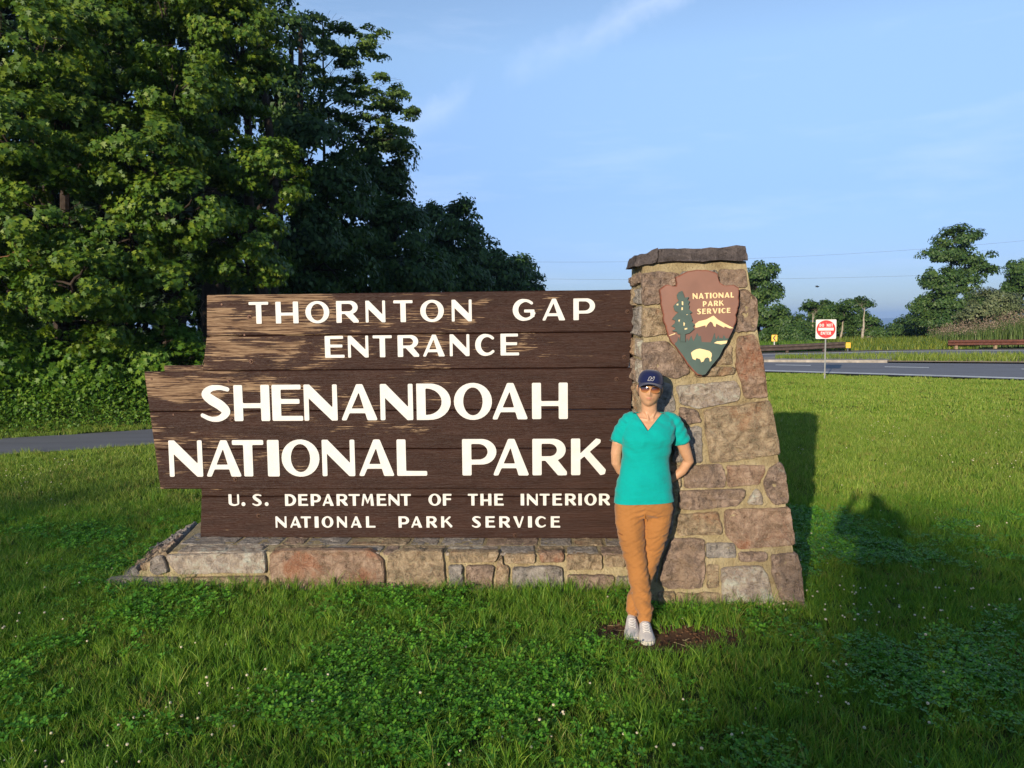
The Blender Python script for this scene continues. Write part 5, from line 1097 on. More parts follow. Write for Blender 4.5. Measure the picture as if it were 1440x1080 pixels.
# shoes
M_SHOE = cloth_mat('grey_knit_shoe', (.50, .46, .42), .1); M_SOLE = plain('shoe_sole', (.62, .58, .46), .7, .3, .1, 30)
for (hx_, hy_, tx, ty) in ((.824, 4.645, .797, 4.375), (.757, 4.725, .716, 4.445)):
    h_ = Vector((hx_, hy_, 0)); d = (Vector((tx, ty, 0)) - h_); L_ = d.length; d.normalize(); sd = Vector((-d.y, d.x, 0)); mb = MB(); ms = MB(); rings = []; rs2 = []
    for u, w, z1 in ((0, .020, .055), (.04, .030, .075), (.14, .036, .082), (.28, .038, .080), (.42, .040, .072), (.58, .045, .060), (.74, .048, .050), (.88, .043, .042), (.96, .030, .034), (1.0, .012, .024)):
        c = h_ + d * (u * L_); prof_ = [(math.cos(a), math.sin(a)) for a in [2 * math.pi * k / 20 for k in range(20)]]
        rings.append([c + sd * (w * (abs(x) ** .8) * (1 if x > 0 else -1)) + EZ * (.018 + (z1 - .018) * (max(y, 0) ** .75) - .006 * max(-y, 0)) for x, y in prof_])
        rs2.append([c + sd * ((w + .003) * (abs(x) ** .7) * (1 if x > 0 else -1)) + d * (.004 if u > .9 else -.003 if u < .05 else 0) + EZ * (.013 + .012 * max(-1, min(1, y * 3)) + (.003 if u > .95 else 0)) for x, y in prof_])
    mb.loft(rings); ms.loft(rs2); o = link_obj('shoe', mb.mesh('shoe'), M_SHOE, woman, smooth=True); own(o, woman); md = o.modifiers.new('s', 'SUBSURF'); md.levels = md.render_levels = 1
    q = link_obj('sole', ms.mesh('sole'), M_SOLE, o); q.matrix_parent_inverse = Matrix.Translation(woman.location).inverted() if False else Matrix.Identity(4)
    lc = MB()
    for k in range(6):
        u = .40 + k * .065; c = h_ + d * (u * L_); zt = .078 - (u - .3) * .045; w = .022; lc.tube([c - sd * w + EZ * (zt - .006), c - sd * w * .5 + EZ * (zt + .001), c + EZ * (zt + .004), c + sd * w * .5 + EZ * (zt + .001), c + sd * w + EZ * (zt - .006)], .0024, 5)
    q = link_obj('laces', lc.mesh('laces'), plain('laces', (.66, .63, .58), .8, .2, .1, 30) if 'laces' not in bpy.data.materials else bpy.data.materials['laces'], o); q.matrix_parent_inverse = Matrix.Identity(4)
# hair
M_HAIR = plain('dark_brown_hair', (.035, .020, .014), .45, .4, .4, 60, bump=.3); mb = MB(); rings = []
for z in np.linspace(-.050, .112, 14):
    k = math.sqrt(max(0.02, 1 - (z / .118) ** 2)); rings.append([Mh @ Vector((.0795 * k * math.sin(a), .006 + .096 * k * (-math.cos(a)), z)) for a in [R(72 + 216 * j / 24) for j in range(25)]] + [Mh @ Vector((.066 * k * math.sin(a), .006 + .080 * k * (-math.cos(a)), z)) for a in [R(288 - 216 * j / 24) for j in range(25)]])
mb.loft(rings); own(link_obj('hair', mb.mesh('hair'), M_HAIR, woman, smooth=True), woman)
# cap
NAVY = cloth_mat('navy_cotton', (.006, .011, .052), .1); mb = MB(); rings = []
for i in range(15):
    a = R(-2 + 92 * i / 14); z = .040 + .088 * math.sin(a) ** .9 if a > 0 else .040 + .08 * math.sin(a); k = max(.02, math.cos(a)) ** .62
    rings.append([Mh @ Vector(((.0835 * k) * math.sin(b), .004 + (.104 * k) * -math.cos(b), z + .012 * k * math.cos(b) * 0)) for b in [2 * math.pi * j / 36 for j in range(36)]])
mb.loft(rings); cap_o = link_obj('cap', mb.mesh('cap'), NAVY, woman, smooth=True); own(cap_o, woman)
mb = MB(); top, bot = [], []
def brim_pt(u, v, dz):
    a = R(-66 + 132 * u); x = .082 * math.sin(a) * (1 - .02 * v); y = -.100 * math.cos(a) - (.066 * v) * math.cos(a * .92); z = .047 - .008 * v - .030 * (math.sin(a) ** 2) * (.45 + .75 * v) + dz; return Mh @ Vector((x, y, z))
NV, NU = 8, 22
grid = [[brim_pt(u / NU, v / NV, 0) for u in range(NU + 1)] for v in range(NV + 1)]; gridb = [[brim_pt(u / NU, v / NV, -.003) for u in range(NU + 1)] for v in range(NV + 1)]
vs = [p for r_ in grid for p in r_] + [p for r_ in gridb for p in r_]; K = (NU + 1) * (NV + 1); fs = []
for v in range(NV):
    for u in range(NU):
        a = v * (NU + 1) + u; fs += [(a, a + 1, a + NU + 2, a + NU + 1), (K + a, K + a + NU + 1, K + a + NU + 2, K + a + 1)]
edge = [u for u in range(NU + 1)] + [v * (NU + 1) + NU for v in range(1, NV + 1)] + [NV * (NU + 1) + u for u in range(NU - 1, -1, -1)] + [v * (NU + 1) for v in range(NV - 1, 0, -1)]
for a, b in zip(edge, edge[1:] + edge[:1]): fs.append((a, b, K + b, K + a))
brim = link_obj('brim', mesh_py('brim', vs, fs), NAVY, cap_o, smooth=True); brim.matrix_parent_inverse = Matrix.Identity(4)
own(cap_o, woman)
mb = MB()
for path in ([(-.020, .058), (-.012, .080), (-.004, .086), (.002, .078)], [(-.020, .058), (-.008, .0585), (-.004, .066), (.002, .078)], [(.002, .078), (.005, .070), (.010, .076), (.013, .086), (.021, .086)], [(-.004, .060), (.012, .060), (.017, .068), (.021, .086)]):
    pts = []
    for x, z in path:
        zz = (z - .040) / .088; k = (1 - min(.99, zz) ** (2 / .9)) ** .31; pts.append(Mh @ Vector((x, .004 - .1055 * k * math.sqrt(max(.1, 1 - (x / (.0835 * k)) ** 2)), z)))
    mb.tube(pts, .0011, 5)
q = link_obj('cap_logo', mb.mesh('cap_logo'), M_WHITE, cap_o); q.matrix_parent_inverse = Matrix.Identity(4)
# sunglasses
t = NT('tinted_lens'); gm = t.n('ShaderNodeNewGeometry'); sx = t.n('ShaderNodeSeparateXYZ'); t.l(gm.outputs['Position'], sx.inputs[0])
zl = (Mh @ Vector((0, -.1, .008))).z
t.color(t.ramp(t.math('MULTIPLY', t.math('ADD', sx.outputs['Z'], -(zl - .022)), 1 / .044), [(.05, (.34, .14, .055)), (.34, (.13, .036, .014)), (.60, (.015, .007, .007))])); t.rough(.08); t.spec(.8); t.bsdf.inputs['Coat Weight'].default_value = .6; M_LENS = t.m
M_GOLD = plain('gold_frame', (.45, .26, .09), .3, .5, .1, 20, .8)
gl = MB(); fr = MB()
for s in (-1, 1):
    def lp(a, k=1.0, dy=0):
        x = s * .033 + .0285 * k * math.copysign(abs(math.cos(a)) ** .8, math.cos(a)); z = .004 + (.0245 if math.sin(a) < 0 else .0185) * k * math.copysign(abs(math.sin(a)) ** .85, math.sin(a)); y = -.101 + 4.6 * x * x + dy; return Mh @ Vector((x, y, z))
    n = 28; rim = [lp(2 * math.pi * j / n) for j in range(n)]; c0 = Mh @ Vector((s * .033, -.1035 + 4.6 * .033 ** 2, .006)); half = [lp(2 * math.pi * j / n, .55, -.0015) for j in range(n)]
    gl.add(rim + half + [c0], [(j, (j + 1) % n, n + (j + 1) % n, n + j) for j in range(n)] + [(n + j, n + (j + 1) % n, 2 * n) for j in range(n)])
    fr.tube(rim + [rim[0]], .0013, 6); fr.tube([Mh @ Vector((s * .058, -.086, .014)), Mh @ Vector((s * .074, -.06, .014)), Mh @ Vector((s * .079, .0, .012)), Mh @ Vector((s * .076, .012, .0))], .0016, 6)
fr.tube([Mh @ Vector((-.010, -.1015, .012)), Mh @ Vector((0, -.105, .014)), Mh @ Vector((.010, -.1015, .012))], .0014, 6)
fr.tube([Mh @ Vector((-.022, -.0995, .0222)), Mh @ Vector((0, -.104, .0230)), Mh @ Vector((.022, -.0995, .0222))], .0012, 6)
sg = link_obj('sunglasses', fr.mesh('sunglasses'), M_GOLD, woman, smooth=True); own(sg, woman)
me = gl.mesh('lenses'); bm = bmesh.new(); bm.from_mesh(me); bmesh.ops.recalc_face_normals(bm, faces=bm.faces); bm.to_mesh(me); bm.free()
q = link_obj('lens', me, M_LENS, sg, smooth=True); q.matrix_parent_inverse = Matrix.Identity(4)

# --- the person holding the camera, whose shadow lies on the grass
gh = float(gz(0.0, -.38)); ph = empty('person', (0, -.40, gh), 'photographer in grey jacket standing behind the viewpoint with both hands raised', 'person')
mb = MB(); Hp = Matrix.Translation(Vector((0.0, -.40, 2.06))); head_mesh(mb, Hp)
mb.loft([ring((0, -.40, z + gh), rx, ry, 24, 2.3) for z, rx, ry in ((.88, .165, .11), (1.0, .165, .115), (1.15, .15, .105), (1.35, .19, .12), (1.48, .195, .10), (1.545, .14, .08), (1.58, .07, .06))])
mb.loft([ring((0, -.40, z + gh), .058, .058, 18, 2) for z in (1.55, 1.62, 1.70)])
for s in (-1, 1):
    mb.loft(tube_rings([(s * .19, -.40, gh + 1.50), (s * .25, -.32, gh + 1.36), (s * .27, -.20, gh + 1.32), (s * .19, -.14, gh + 1.44), (s * .13, -.11, gh + 1.55)], [.055, .05, .045, .038, .028], 14))
    hand_mesh(mb, (s * .125, -.115, gh + 1.56), (-s * .45, -.05, .9), (-s * .9, 0, -.4), (0, -1, 0), .5)
    mb.loft(tube_rings([(s * .09, -.40, gh + .92), (s * .10, -.39, gh + .5), (s * .105, -.41, gh + .10), (s * .105, -.40, gh + .06)], [.095, .068, .045, .042], 16)); mb.loft(tube_rings([(s * .105, -.42, gh + .05), (s * .115, -.27, gh + .035)], [.045, (.045, .03)], 12))
own(link_obj('body', remesh(mb, 'body', .011, 2), SKIN, ph, smooth=True), ph)
mb = MB(); mb.loft([ring((0, -.40, z + gh), rx, ry, 24, 2.3) for z, rx, ry in ((.85, .185, .13), (1.0, .18, .13), (1.15, .17, .125), (1.35, .205, .135), (1.48, .21, .115), (1.56, .10, .08))])
for s in (-1, 1): mb.loft(tube_rings([(s * .18, -.40, gh + 1.49), (s * .25, -.32, gh + 1.36), (s * .27, -.20, gh + 1.32), (s * .20, -.145, gh + 1.48)], [.065, .062, .055, .048], 14))
own(link_obj('jacket', remesh(mb, 'jacket', .012, 3), cloth_mat('grey_jacket', (.12, .12, .13)), ph, smooth=True), ph)
mb = MB(); mb.loft([ring((0, -.40, z + gh), .18, .125, 24, 2.3) for z in (.80, .90, 1.0)])
for s in (-1, 1): mb.loft(tube_rings([(s * .09, -.40, gh + .90), (s * .10, -.39, gh + .5), (s * .105, -.41, gh + .12)], [.105, .08, .065], 16))
own(link_obj('trousers', remesh(mb, 'trousers', .009, 2), cloth_mat('dark_trousers', (.03, .035, .05)), ph, smooth=True), ph)

# ------------------------------------------------------------------ the air
hz = MB(); x0, x1, y0, y1, z0, z1 = -9200, 9200, -9200, 9200, -175, 60
hz.add([(x, y, z) for z in (z0, z1) for y in (y0, y1) for x in (x0, x1)], [(0, 2, 3, 1), (4, 5, 7, 6), (0, 1, 5, 4), (2, 6, 7, 3), (0, 4, 6, 2), (1, 3, 7, 5)])
t = NT('air'); t.t.nodes.remove(t.bsdf); pv = t.n('ShaderNodeVolumePrincipled'); pv.inputs['Color'].default_value = (.40, .62, 1, 1); pv.inputs['Density'].default_value = .00022; pv.inputs['Anisotropy'].default_value = .0
t.l(pv.outputs[0], t.out.inputs['Volume'])
haze = link_obj('haze', hz.mesh('haze'), t.m, kind='stuff', label='thin blue summer haze in the air')
if not HAZE: bpy.data.objects.remove(haze)
# ------------------------------------------------------------------ leaves and trees
LEAF = {  # unit templates: x across, y along, z fold
    'maple': (np.array([(0, 0, 0), (.52, .18, .05), (.22, .42, 0), (.50, .80, .06), (.12, .68, 0), (0, 1.05, -.05), (-.12, .68, 0), (-.50, .80, .06), (-.22, .42, 0), (-.52, .18, .05)], float) - (0, .5, 0),
              [(0, 1, 2), (0, 2, 4), (2, 3, 4), (4, 5, 6), (0, 4, 6), (6, 7, 8), (0, 6, 8), (0, 8, 9)]),
    'oval': (np.array([(0, 0, 0), (.30, .45, .07), (0, 1, 0), (-.30, .45, .07)], float) - (0, .5, 0), [(0, 1, 2), (0, 2, 3)]),
    'spray': (np.array([(0, 0, 0), (.36, .30, .02), (.16, .42, 0), (.34, .72, .02), (.0, 1.05, -.08), (-.34, .66, .03), (-.15, .40, 0), (-.38, .24, .02)], float) - (0, .5, 0),
              [(0, 1, 2), (0, 2, 6), (2, 3, 4), (2, 4, 6), (4, 5, 6), (0, 6, 7)]),
}
def leaf_mesh(name, P, N, S, shape, rg):
    tv, tf = LEAF[shape]; n = len(P); tf = np.array(tf)
    N = N / (np.linalg.norm(N, axis=1, keepdims=True) + 1e-9)
    down = np.array([0, 0, -1.0]) + rg.normal(0, .7, (n, 3)); V = down - N * (down * N).sum(1, keepdims=True); V /= np.linalg.norm(V, axis=1, keepdims=True) + 1e-9
    U = np.cross(V, N)
    co = P[:, None, :] + S[:, None, None] * (tv[None, :, 0, None] * U[:, None] + tv[None, :, 1, None] * V[:, None] + tv[None, :, 2, None] * N[:, None])
    k = len(tv); faces = (np.arange(n)[:, None, None] * k + tf[None]).reshape(-1, 3)
    return mesh_np(name, co.reshape(-1, 3), faces, 3)
def crown_points(lobes, n_leaf, clump, rg, flat=.55, gap=.0, up=.35):
    """leaf positions and normals gathered in clumps that sit on the lobes' surfaces"""
    L_ = np.array(lobes, float); vol = (L_[:, 3] * L_[:, 3] * L_[:, 4]) ** .67; share = vol / vol.sum()
    Ps, Ns = [], []
    for (cx, cy, cz, rx, rz), sh in zip(L_, share):
        n = int(n_leaf * sh); area = 4 * math.pi * ((rx * rx + 2 * rx * rz) / 3); nc = max(6, int(area / (clump * clump) * 0.62 * (1 - gap)))
        d = rg.normal(0, 1, (nc, 3)); d /= np.linalg.norm(d, axis=1, keepdims=True)
        rad = rg.uniform(.62, 1.08, nc) ** .7
        c = np.array([cx, cy, cz]) + d * np.array([rx, rx, rz]) * rad[:, None]
        cr = clump * rg.uniform(.55, 1.25, nc); w = cr ** 2; cnt = rg.multinomial(n, w / w.sum())
        ci = np.repeat(np.arange(nc), cnt); m_ = len(ci)
        q = rg.normal(0, 1, (m_, 3)); q /= np.linalg.norm(q, axis=1, keepdims=True); rr_ = rg.uniform(0, 1, m_) ** .45
        loc = q * rr_[:, None] * cr[ci][:, None] * np.array([1, 1, flat])
        loc[:, 2] -= .25 * (loc[:, 0] ** 2 + loc[:, 1] ** 2) / cr[ci]
        Ps.append(c[ci] + loc)
        Ns.append(d[ci] * .7 + q * .5 + np.array([0, 0, up]) + rg.normal(0, .42, (m_, 3)))
    return np.concatenate(Ps), np.concatenate(Ns)
M_BARK = plain('bark', (0.045, 0.034, 0.026), 0.95, 0.1, 0.4, 9, bump=1.0)
M_BARKP = plain('pale_bark', (0.30, 0.26, 0.20), 0.9, 0.1, 0.3, 9, bump=0.6)
def limb_pts(a, b, sag, n=6, wob=.08, seed=0):
    a, b = Vector(a), Vector(b); l = (b - a).length; out = []
    for i in range(n + 1):
        k = i / n; p = a.lerp(b, k); p.z += sag * l * math.sin(math.pi * k) * .5
        w = wob * l * math.sin(math.pi * k); p += Vector((noise.noise(Vector((k * 3, seed, 0))), noise.noise(Vector((k * 3, seed, 5))), noise.noise(Vector((k * 3, seed, 9))))) * w
        out.append(p)
    return out
def tree(name, lobes, base, top, r_base, leafn, lsize, shape, mat, bark, label, cat='tree', group=None, clump=.5, flat=.55, gap=0., up=.35, seed=1, twigs=10, trunk_top=.85):
    rg = np.random.default_rng(seed); rr_ = random.Random(seed)
    bz = float(gz(base[0], base[1])); root = empty(name, (base[0], base[1], bz), label, cat, group)
    tp = Vector(top); bp = Vector((base[0], base[1], bz - .1)); pts = limb_pts(bp, tp, 0, 8, .05, seed); mb = MB()
    mb.tube(pts, [r_base * (1 - .85 * i / 8) for i in range(9)], 9)
    tr = link_obj('trunk', mb.mesh('trunk'), bark, root, smooth=True); own(tr, root)
    mb = MB()
    for i, (cx, cy, cz, rx, rz) in enumerate(lobes):
        k = min(.95, max(.15, (cz - rz * 1.2 - bz) / max(.5, tp.z - bz))); j = k * 8; a = pts[int(j)].lerp(pts[min(8, int(j) + 1)], j - int(j))
        lp = limb_pts(a, (cx, cy, cz), .12, 6, .12, seed + i); r0_ = r_base * (1 - .8 * k) * .55
        mb.tube(lp, [max(.008, r0_ * (1 - .8 * q / 6)) for q in range(7)], 6)
        for w in range(twigs):
            st = lp[rr_.randint(2, 6)]; d = Vector((rr_.gauss(0, 1), rr_.gauss(0, 1), rr_.gauss(.2, .7))).normalized()
            e = Vector((cx + d.x * rx * .95, cy + d.y * rx * .95, cz + d.z * rz * .95)); tw = limb_pts(st, e, .1, 4, .15, seed + w + i * 9)
            mb.tube(tw, [max(.004, r0_ * .3 * (1 - .8 * q / 4)) for q in range(5)], 4, cap=False)
    o = link_obj('branches', mb.mesh('branches'), bark, root, smooth=True); own(o, root)
    P, N = crown_points(lobes, leafn, clump, rg, flat, gap, up); S = lsize * rg.uniform(.65, 1.3, len(P))
    o = link_obj('crown', leaf_mesh('crown', P, N, S, shape, rg), mat, root); own(o, root); return root

ML_MAPLE = leaf_mat('maple_leaves', ((0.032, 0.080, 0.010), (0.072, 0.145, 0.013), (0.185, 0.245, 0.020)), .25)
ML_DARK = leaf_mat('dark_leaves', ((0.022, 0.056, 0.014), (0.044, 0.096, 0.022), (0.095, 0.155, 0.030)), .26, .4)
ML_LOCUST = leaf_mat('locust_leaves', ((0.03, 0.07, 0.02), (0.05, 0.105, 0.025), (0.10, 0.16, 0.035)), .30, .4)
ML_GREYG = leaf_mat('grey_green_leaves', ((0.06, 0.085, 0.035), (0.10, 0.13, 0.055), (0.17, 0.19, 0.09)), .2, .6)
ML_BRUSH = leaf_mat('brush_leaves', ((0.035, 0.095, 0.012), (0.08, 0.18, 0.016), (0.18, 0.28, 0.03)), .32, .9)
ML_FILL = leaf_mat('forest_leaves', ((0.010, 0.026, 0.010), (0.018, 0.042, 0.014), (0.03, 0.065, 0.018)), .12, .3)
LB = LOBES
tree('maple_tree', LB['maple_a'], (-9.6, 16.2), (-9.3, 16, 8.2), .22, 36000, .098, 'maple', ML_MAPLE, M_BARK, 'bright green maple tree at the far left behind the lane', clump=.34, gap=.34, seed=3, group='maples along the edge of the wood')
tree('maple_tree', LB['maple_b'], (-7.8, 17.6), (-7.6, 17.4, 9.4), .20, 36000, .098, 'maple', ML_MAPLE, M_BARK, 'bright green maple tree overhanging the brush just left of the sign', clump=.34, gap=.34, seed=4, group='maples along the edge of the wood')
tree('maple_tree', LB['maple_c'], (-6.3, 19.0), (-6.4, 18.8, 10.2), .19, 32000, .096, 'maple', ML_MAPLE, M_BARK, 'yellow green maple tree rising right behind the left top corner of the sign', clump=.33, gap=.34, seed=5, group='maples along the edge of the wood')
tree('broadleaf_tree', LB['dark_d'], (-7.4, 25), (-7.5, 24.6, 10.4), .26, 22000, .17, 'oval', ML_DARK, M_BARK, 'tall dark green tree between the maples and the feathery locust', clump=.55, seed=6)
tree('locust_tree', LB['locust_e'], (-6.9, 28.0), (-6.5, 27.4, 12.6), .11, 11000, .125, 'spray', leaf_mat('airy_leaves', ((0.05, 0.10, 0.025), (0.085, 0.15, 0.03), (0.15, 0.22, 0.045)), .35, .4), M_BARK, 'tall airy locust tree with feathery sprays against the sky', clump=.36, flat=.32, gap=.58, up=.6, seed=7, twigs=14)
tree('broadleaf_tree', LB['dark_f'], (-4.9, 29.5), (-4.8, 29, 7.4), .24, 22000, .19, 'oval', ML_DARK, M_BARK, 'dark rounded tree right below the feathery locust', clump=.6, seed=8)
tree('broadleaf_tree', LB['tall_g'], (-3.4, 39), (-3.3, 38.5, 6.6), .22, 14000, .24, 'oval', ML_DARK, M_BARK, 'dark tree with two thin leafy spires on top behind the sign', clump=.6, seed=9)
tree('broadleaf_tree', LB['round_h'], (-1.8, 47.5), (-1.8, 47, 4.6), .2, 9000, .28, 'oval', ML_DARK, M_BARK, 'low round tree next beyond the one with two spires', clump=.7, seed=10)
tree('broadleaf_tree', LB['round_i'], (0.9, 57.5), (0.9, 57, 4.4), .2, 7000, .30, 'oval', ML_DARK, M_BARK, 'last small round tree of the wood above the word GAP', clump=.8, seed=11)
tree('broadleaf_tree', LB['r_a'], (16.6, 51.5), (17.0, 51, 4.6), .22, 15000, .18, 'spray', ML_LOCUST, M_BARK, 'leafy tree peeping out right of the stone pillar', clump=.6, flat=.6, gap=.1, up=.5, seed=12)
tree('broadleaf_tree', LB['r_b'], (20.4, 51.2), (20.5, 51.4, 2.3), .13, 7000, .18, 'spray', ML_LOCUST, M_BARKP, 'small flat topped tree directly behind the DO NOT ENTER sign', clump=.5, flat=.55, gap=.1, up=.5, seed=13)
tree('broadleaf_tree', LB['r_c'], (22.4, 51.6), (22.9, 52.0, 2.2), .11, 6500, .17, 'oval', ML_LOCUST, M_BARKP, 'slim pale stemmed tree between the red sign and the forked tree', clump=.6, seed=14)
tree('broadleaf_tree', LB['r_d'], (23.0, 49.6), (23.4, 50.1, 2.6), .12, 8000, .17, 'oval', ML_LOCUST, M_BARKP, 'pale trunked tree with a small umbrella top right of the red sign', clump=.5, flat=.55, gap=.1, up=.5, seed=15)
tree('locust_tree', LB['r_e'], (34.2, 60), (34.6, 59.5, 7.4), .32, 28000, .20, 'spray', ML_LOCUST, M_BARK, 'big layered locust tree standing alone against the sky on the right', clump=.62, flat=.6, gap=.12, up=.5, seed=16, twigs=12)
tree('shrub', LB['r_f'], (32.2, 51), (32.2, 50.6, 3.2), .1, 9000, .17, 'oval', ML_GREYG, M_BARK, 'grey green bushy shrub under the big locust', 'shrub', clump=.6, seed=17)
tree('broadleaf_tree', LB['r_g'], (37.2, 54.5), (37.2, 54, 5.6), .2, 9000, .18, 'spray', ML_LOCUST, M_BARK, 'tree half cut off by the right edge of the photo', clump=.6, flat=.6, gap=.1, up=.5, seed=18)
tree('broadleaf_tree', LB['r_h'], (34.4, 65), (34.4, 64.5, 1.6), .15, 7000, .22, 'oval', ML_DARK, M_BARK, 'dark bushy tree low down left of the big locust', clump=.8, seed=19)
tree('shrub', LB['r_i'], (18.9, 48.5), (18.9, 48.2, 1.3), .08, 6000, .17, 'oval', ML_DARK, M_BARK, 'dark low shrub behind the guardrail and the yellow arrow sign', 'shrub', clump=.6, seed=20)
# shrubs along the edge of the wood
for i, (x, y, r_, h_, lab) in enumerate(((-10.6, 15.3, 1.0, 1.7, 'leafy shrub at the extreme left under the maples'), (-9.0, 15.8, .9, 1.3, 'leafy shrub below the second gap in the maples'), (-7.4, 16.2, .9, 1.5, 'leafy shrub closest to the left end of the sign'),
                                         (-5.6, 17.6, 1.0, 1.5, 'leafy shrub hidden mostly behind the left top step of the sign'), (-12.2, 14.6, 1.1, 1.8, 'leafy shrub beyond the left frame edge'))):
    g0 = float(gz(x, y)); lob = [(x, y, g0 + h_ * .5, r_, h_ * .5), (x + .5, y - .3, g0 + h_ * .35, r_ * .6, h_ * .35), (x - .5, y - .2, g0 + h_ * .4, r_ * .6, h_ * .35)]
    tree('shrub', lob, (x, y), (x, y, g0 + h_ * .8), .05, 5200, .10, 'maple', ML_BRUSH, M_BARK, lab, 'shrub', 'shrubs at the foot of the wood', clump=.30, seed=30 + i, twigs=5)
# bare crooked limb catching the sun among the maples
mb = MB(); mb.tube(limb_pts((-9.75, 14.9, 4.1), (-8.95, 14.2, 3.1), -.1, 8, .12, 4), [.055, .05, .045, .042, .04, .036, .03, .025, .02], 7)
mb.tube(limb_pts((-9.1, 14.3, 3.35), (-9.9, 14.2, 3.15), .1, 5, .2, 9), [.012, .01, .009, .007, .006, .004], 5)
link_obj('bare_branch', mb.mesh('bare_branch'), plain('sunlit_branch', (0.22, 0.12, 0.06), .9, .2, .3, 20), label='bare crooked brown branch in a dark gap of the left maple', cat='branch')
mb = MB(); rr_ = random.Random(3)
for k in range(26):
    x = rr_.uniform(-9.8, -4.6); y = rr_.uniform(15.6, 17.6); z = float(gz(x, y)) + rr_.uniform(.6, 1.6); mb.tube(limb_pts((x, y, z), (x + rr_.uniform(-.5, .5), y - rr_.uniform(0, .3), z + rr_.uniform(.1, .8)), 0, 4, .25, k), [.008, .007, .006, .004, .003], 4, cap=False)
link_obj('dead_twigs', mb.mesh('dead_twigs'), plain('dead_twig', (0.20, 0.15, 0.11), .9, .1, .2, 20), kind='stuff', label='dead pale twigs in the shade under the maples')

# the unbroken wood behind
def scatter_leaves(name, boxes, n, size, shape, mat, seed, label, noise_s=.35, clump=.9, normal=(0, -.5, .6)):
    rg = np.random.default_rng(seed); P = []; vol = np.array([(b[1] - b[0]) * (b[3] - b[2]) * (b[5] - b[4]) for b in boxes]); cnt = rg.multinomial(n, vol / vol.sum())
    for b, c in zip(boxes, cnt):
        nc = max(4, int(c / 120)); C_ = rg.uniform([b[0], b[2], b[4]], [b[1], b[3], b[5]], (nc, 3)); i = rg.integers(0, nc, c)
        P.append(C_[i] + rg.normal(0, clump * .45, (c, 3)) * (1, 1, .6))
    P = np.concatenate(P); N = rg.normal(0, .6, P.shape) + normal
    return P, N, size * rg.uniform(.6, 1.3, len(P)), rg
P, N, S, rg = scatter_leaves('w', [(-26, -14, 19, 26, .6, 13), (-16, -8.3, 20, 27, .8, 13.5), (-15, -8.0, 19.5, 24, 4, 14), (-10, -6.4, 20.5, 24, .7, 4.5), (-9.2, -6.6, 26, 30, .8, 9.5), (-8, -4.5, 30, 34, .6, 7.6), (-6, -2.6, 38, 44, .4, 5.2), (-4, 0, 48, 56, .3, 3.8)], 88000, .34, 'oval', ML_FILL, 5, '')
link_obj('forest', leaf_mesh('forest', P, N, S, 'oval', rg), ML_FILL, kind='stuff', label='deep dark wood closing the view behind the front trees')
mb = MB(); rr_ = random.Random(8)
for k in range(34):
    x = rr_.uniform(-20, -6); y = rr_.uniform(19, 25); z0 = float(gz(x, y)); mb.tube([(x, y, z0 - .1), (x + rr_.uniform(-.3, .3), y, z0 + 5), (x + rr_.uniform(-.5, .5), y, z0 + 10)], [rr_.uniform(.1, .2), .12, .06], 7)
link_obj('forest_trunks', mb.mesh('forest_trunks'), M_BARK, kind='stuff', label='dim trunks inside the wood')

# weeds on the bank beyond the lane
def bank_leaves(n, seed):
    rg = np.random.default_rng(seed); x = rg.uniform(-15, -2.8, n * 3); y = rg.uniform(10.5, 20, n * 3); d = lane_dist(x, y)
    ok = (d > 1.25) & (d < 4.6) & (rg.uniform(0, 1, n * 3) < smooth(1.2, 2.2, d) * .9 + .1); x, y, d = x[ok][:n], y[ok][:n], d[ok][:n]
    hmax = .10 + .55 * smooth(1.5, 3.4, d) + .25 * np.sin(x * 2.1) * np.cos(y * 1.7) * smooth(1.5, 3, d)
    z = gz(x, y) + hmax * rg.uniform(.1, 1, len(x)) ** .6; P = np.stack([x, y, z], 1); N = rg.normal(0, .55, P.shape) + (0, -.35, .8); return P, N, (.055 + .05 * smooth(1.5, 3, d)) * rg.uniform(.6, 1.4, len(x)), rg
P, N, S, rg = bank_leaves(52000, 12)
link_obj('bank_weeds', leaf_mesh('bank_weeds', P, N, S, 'oval', rg), ML_BRUSH, kind='stuff', label='lush green weeds on the bank between the lane and the wood')

# tall reeds, yellow weeds, median plants
def blades(name, xy, h, w, rg, seg=2, lean=.25, z0=None, dirn=None):
    n = len(xy); a = rg.uniform(0, 2 * math.pi, n); U = np.stack([np.cos(a), np.sin(a), np.zeros(n)], 1)
    b = rg.uniform(0, 2 * math.pi, n); Ld = np.stack([np.cos(b), np.sin(b), np.zeros(n)], 1) * (rg.uniform(.2, 1, n) * lean)[:, None] * h[:, None]
    base = np.column_stack([xy, gz(xy[:, 0], xy[:, 1]) if z0 is None else z0]); V = []
    for i in range(seg + 1):
        k = i / seg; c = base + Ld * (k * k) + np.array([0, 0, 1.0]) * (h * (k - .12 * k * k))[:, None]; ww = (w * (1 - k ** 1.6) * .5)[:, None]
        if i < seg: V += [c - U * ww, c + U * ww]
        else: V.append(c)
    V = np.stack(V, 1); k = V.shape[1]; F = []
    for i in range(seg - 1): F += [(2 * i, 2 * i + 1, 2 * i + 3), (2 * i, 2 * i + 3, 2 * i + 2)]
    F.append((2 * seg - 2, 2 * seg - 1, 2 * seg)); F = (np.arange(n)[:, None, None] * k + np.array(F)[None]).reshape(-1, 3)
    return V.reshape(-1, 3), F
def blade_obj(name, xy, h, w, mat, rg, label, seg=2, lean=.25):
    V, F = blades(name, xy, h, w, rg, seg, lean); return link_obj(name, mesh_np(name, V, F, 3), mat, kind='stuff', label=label)
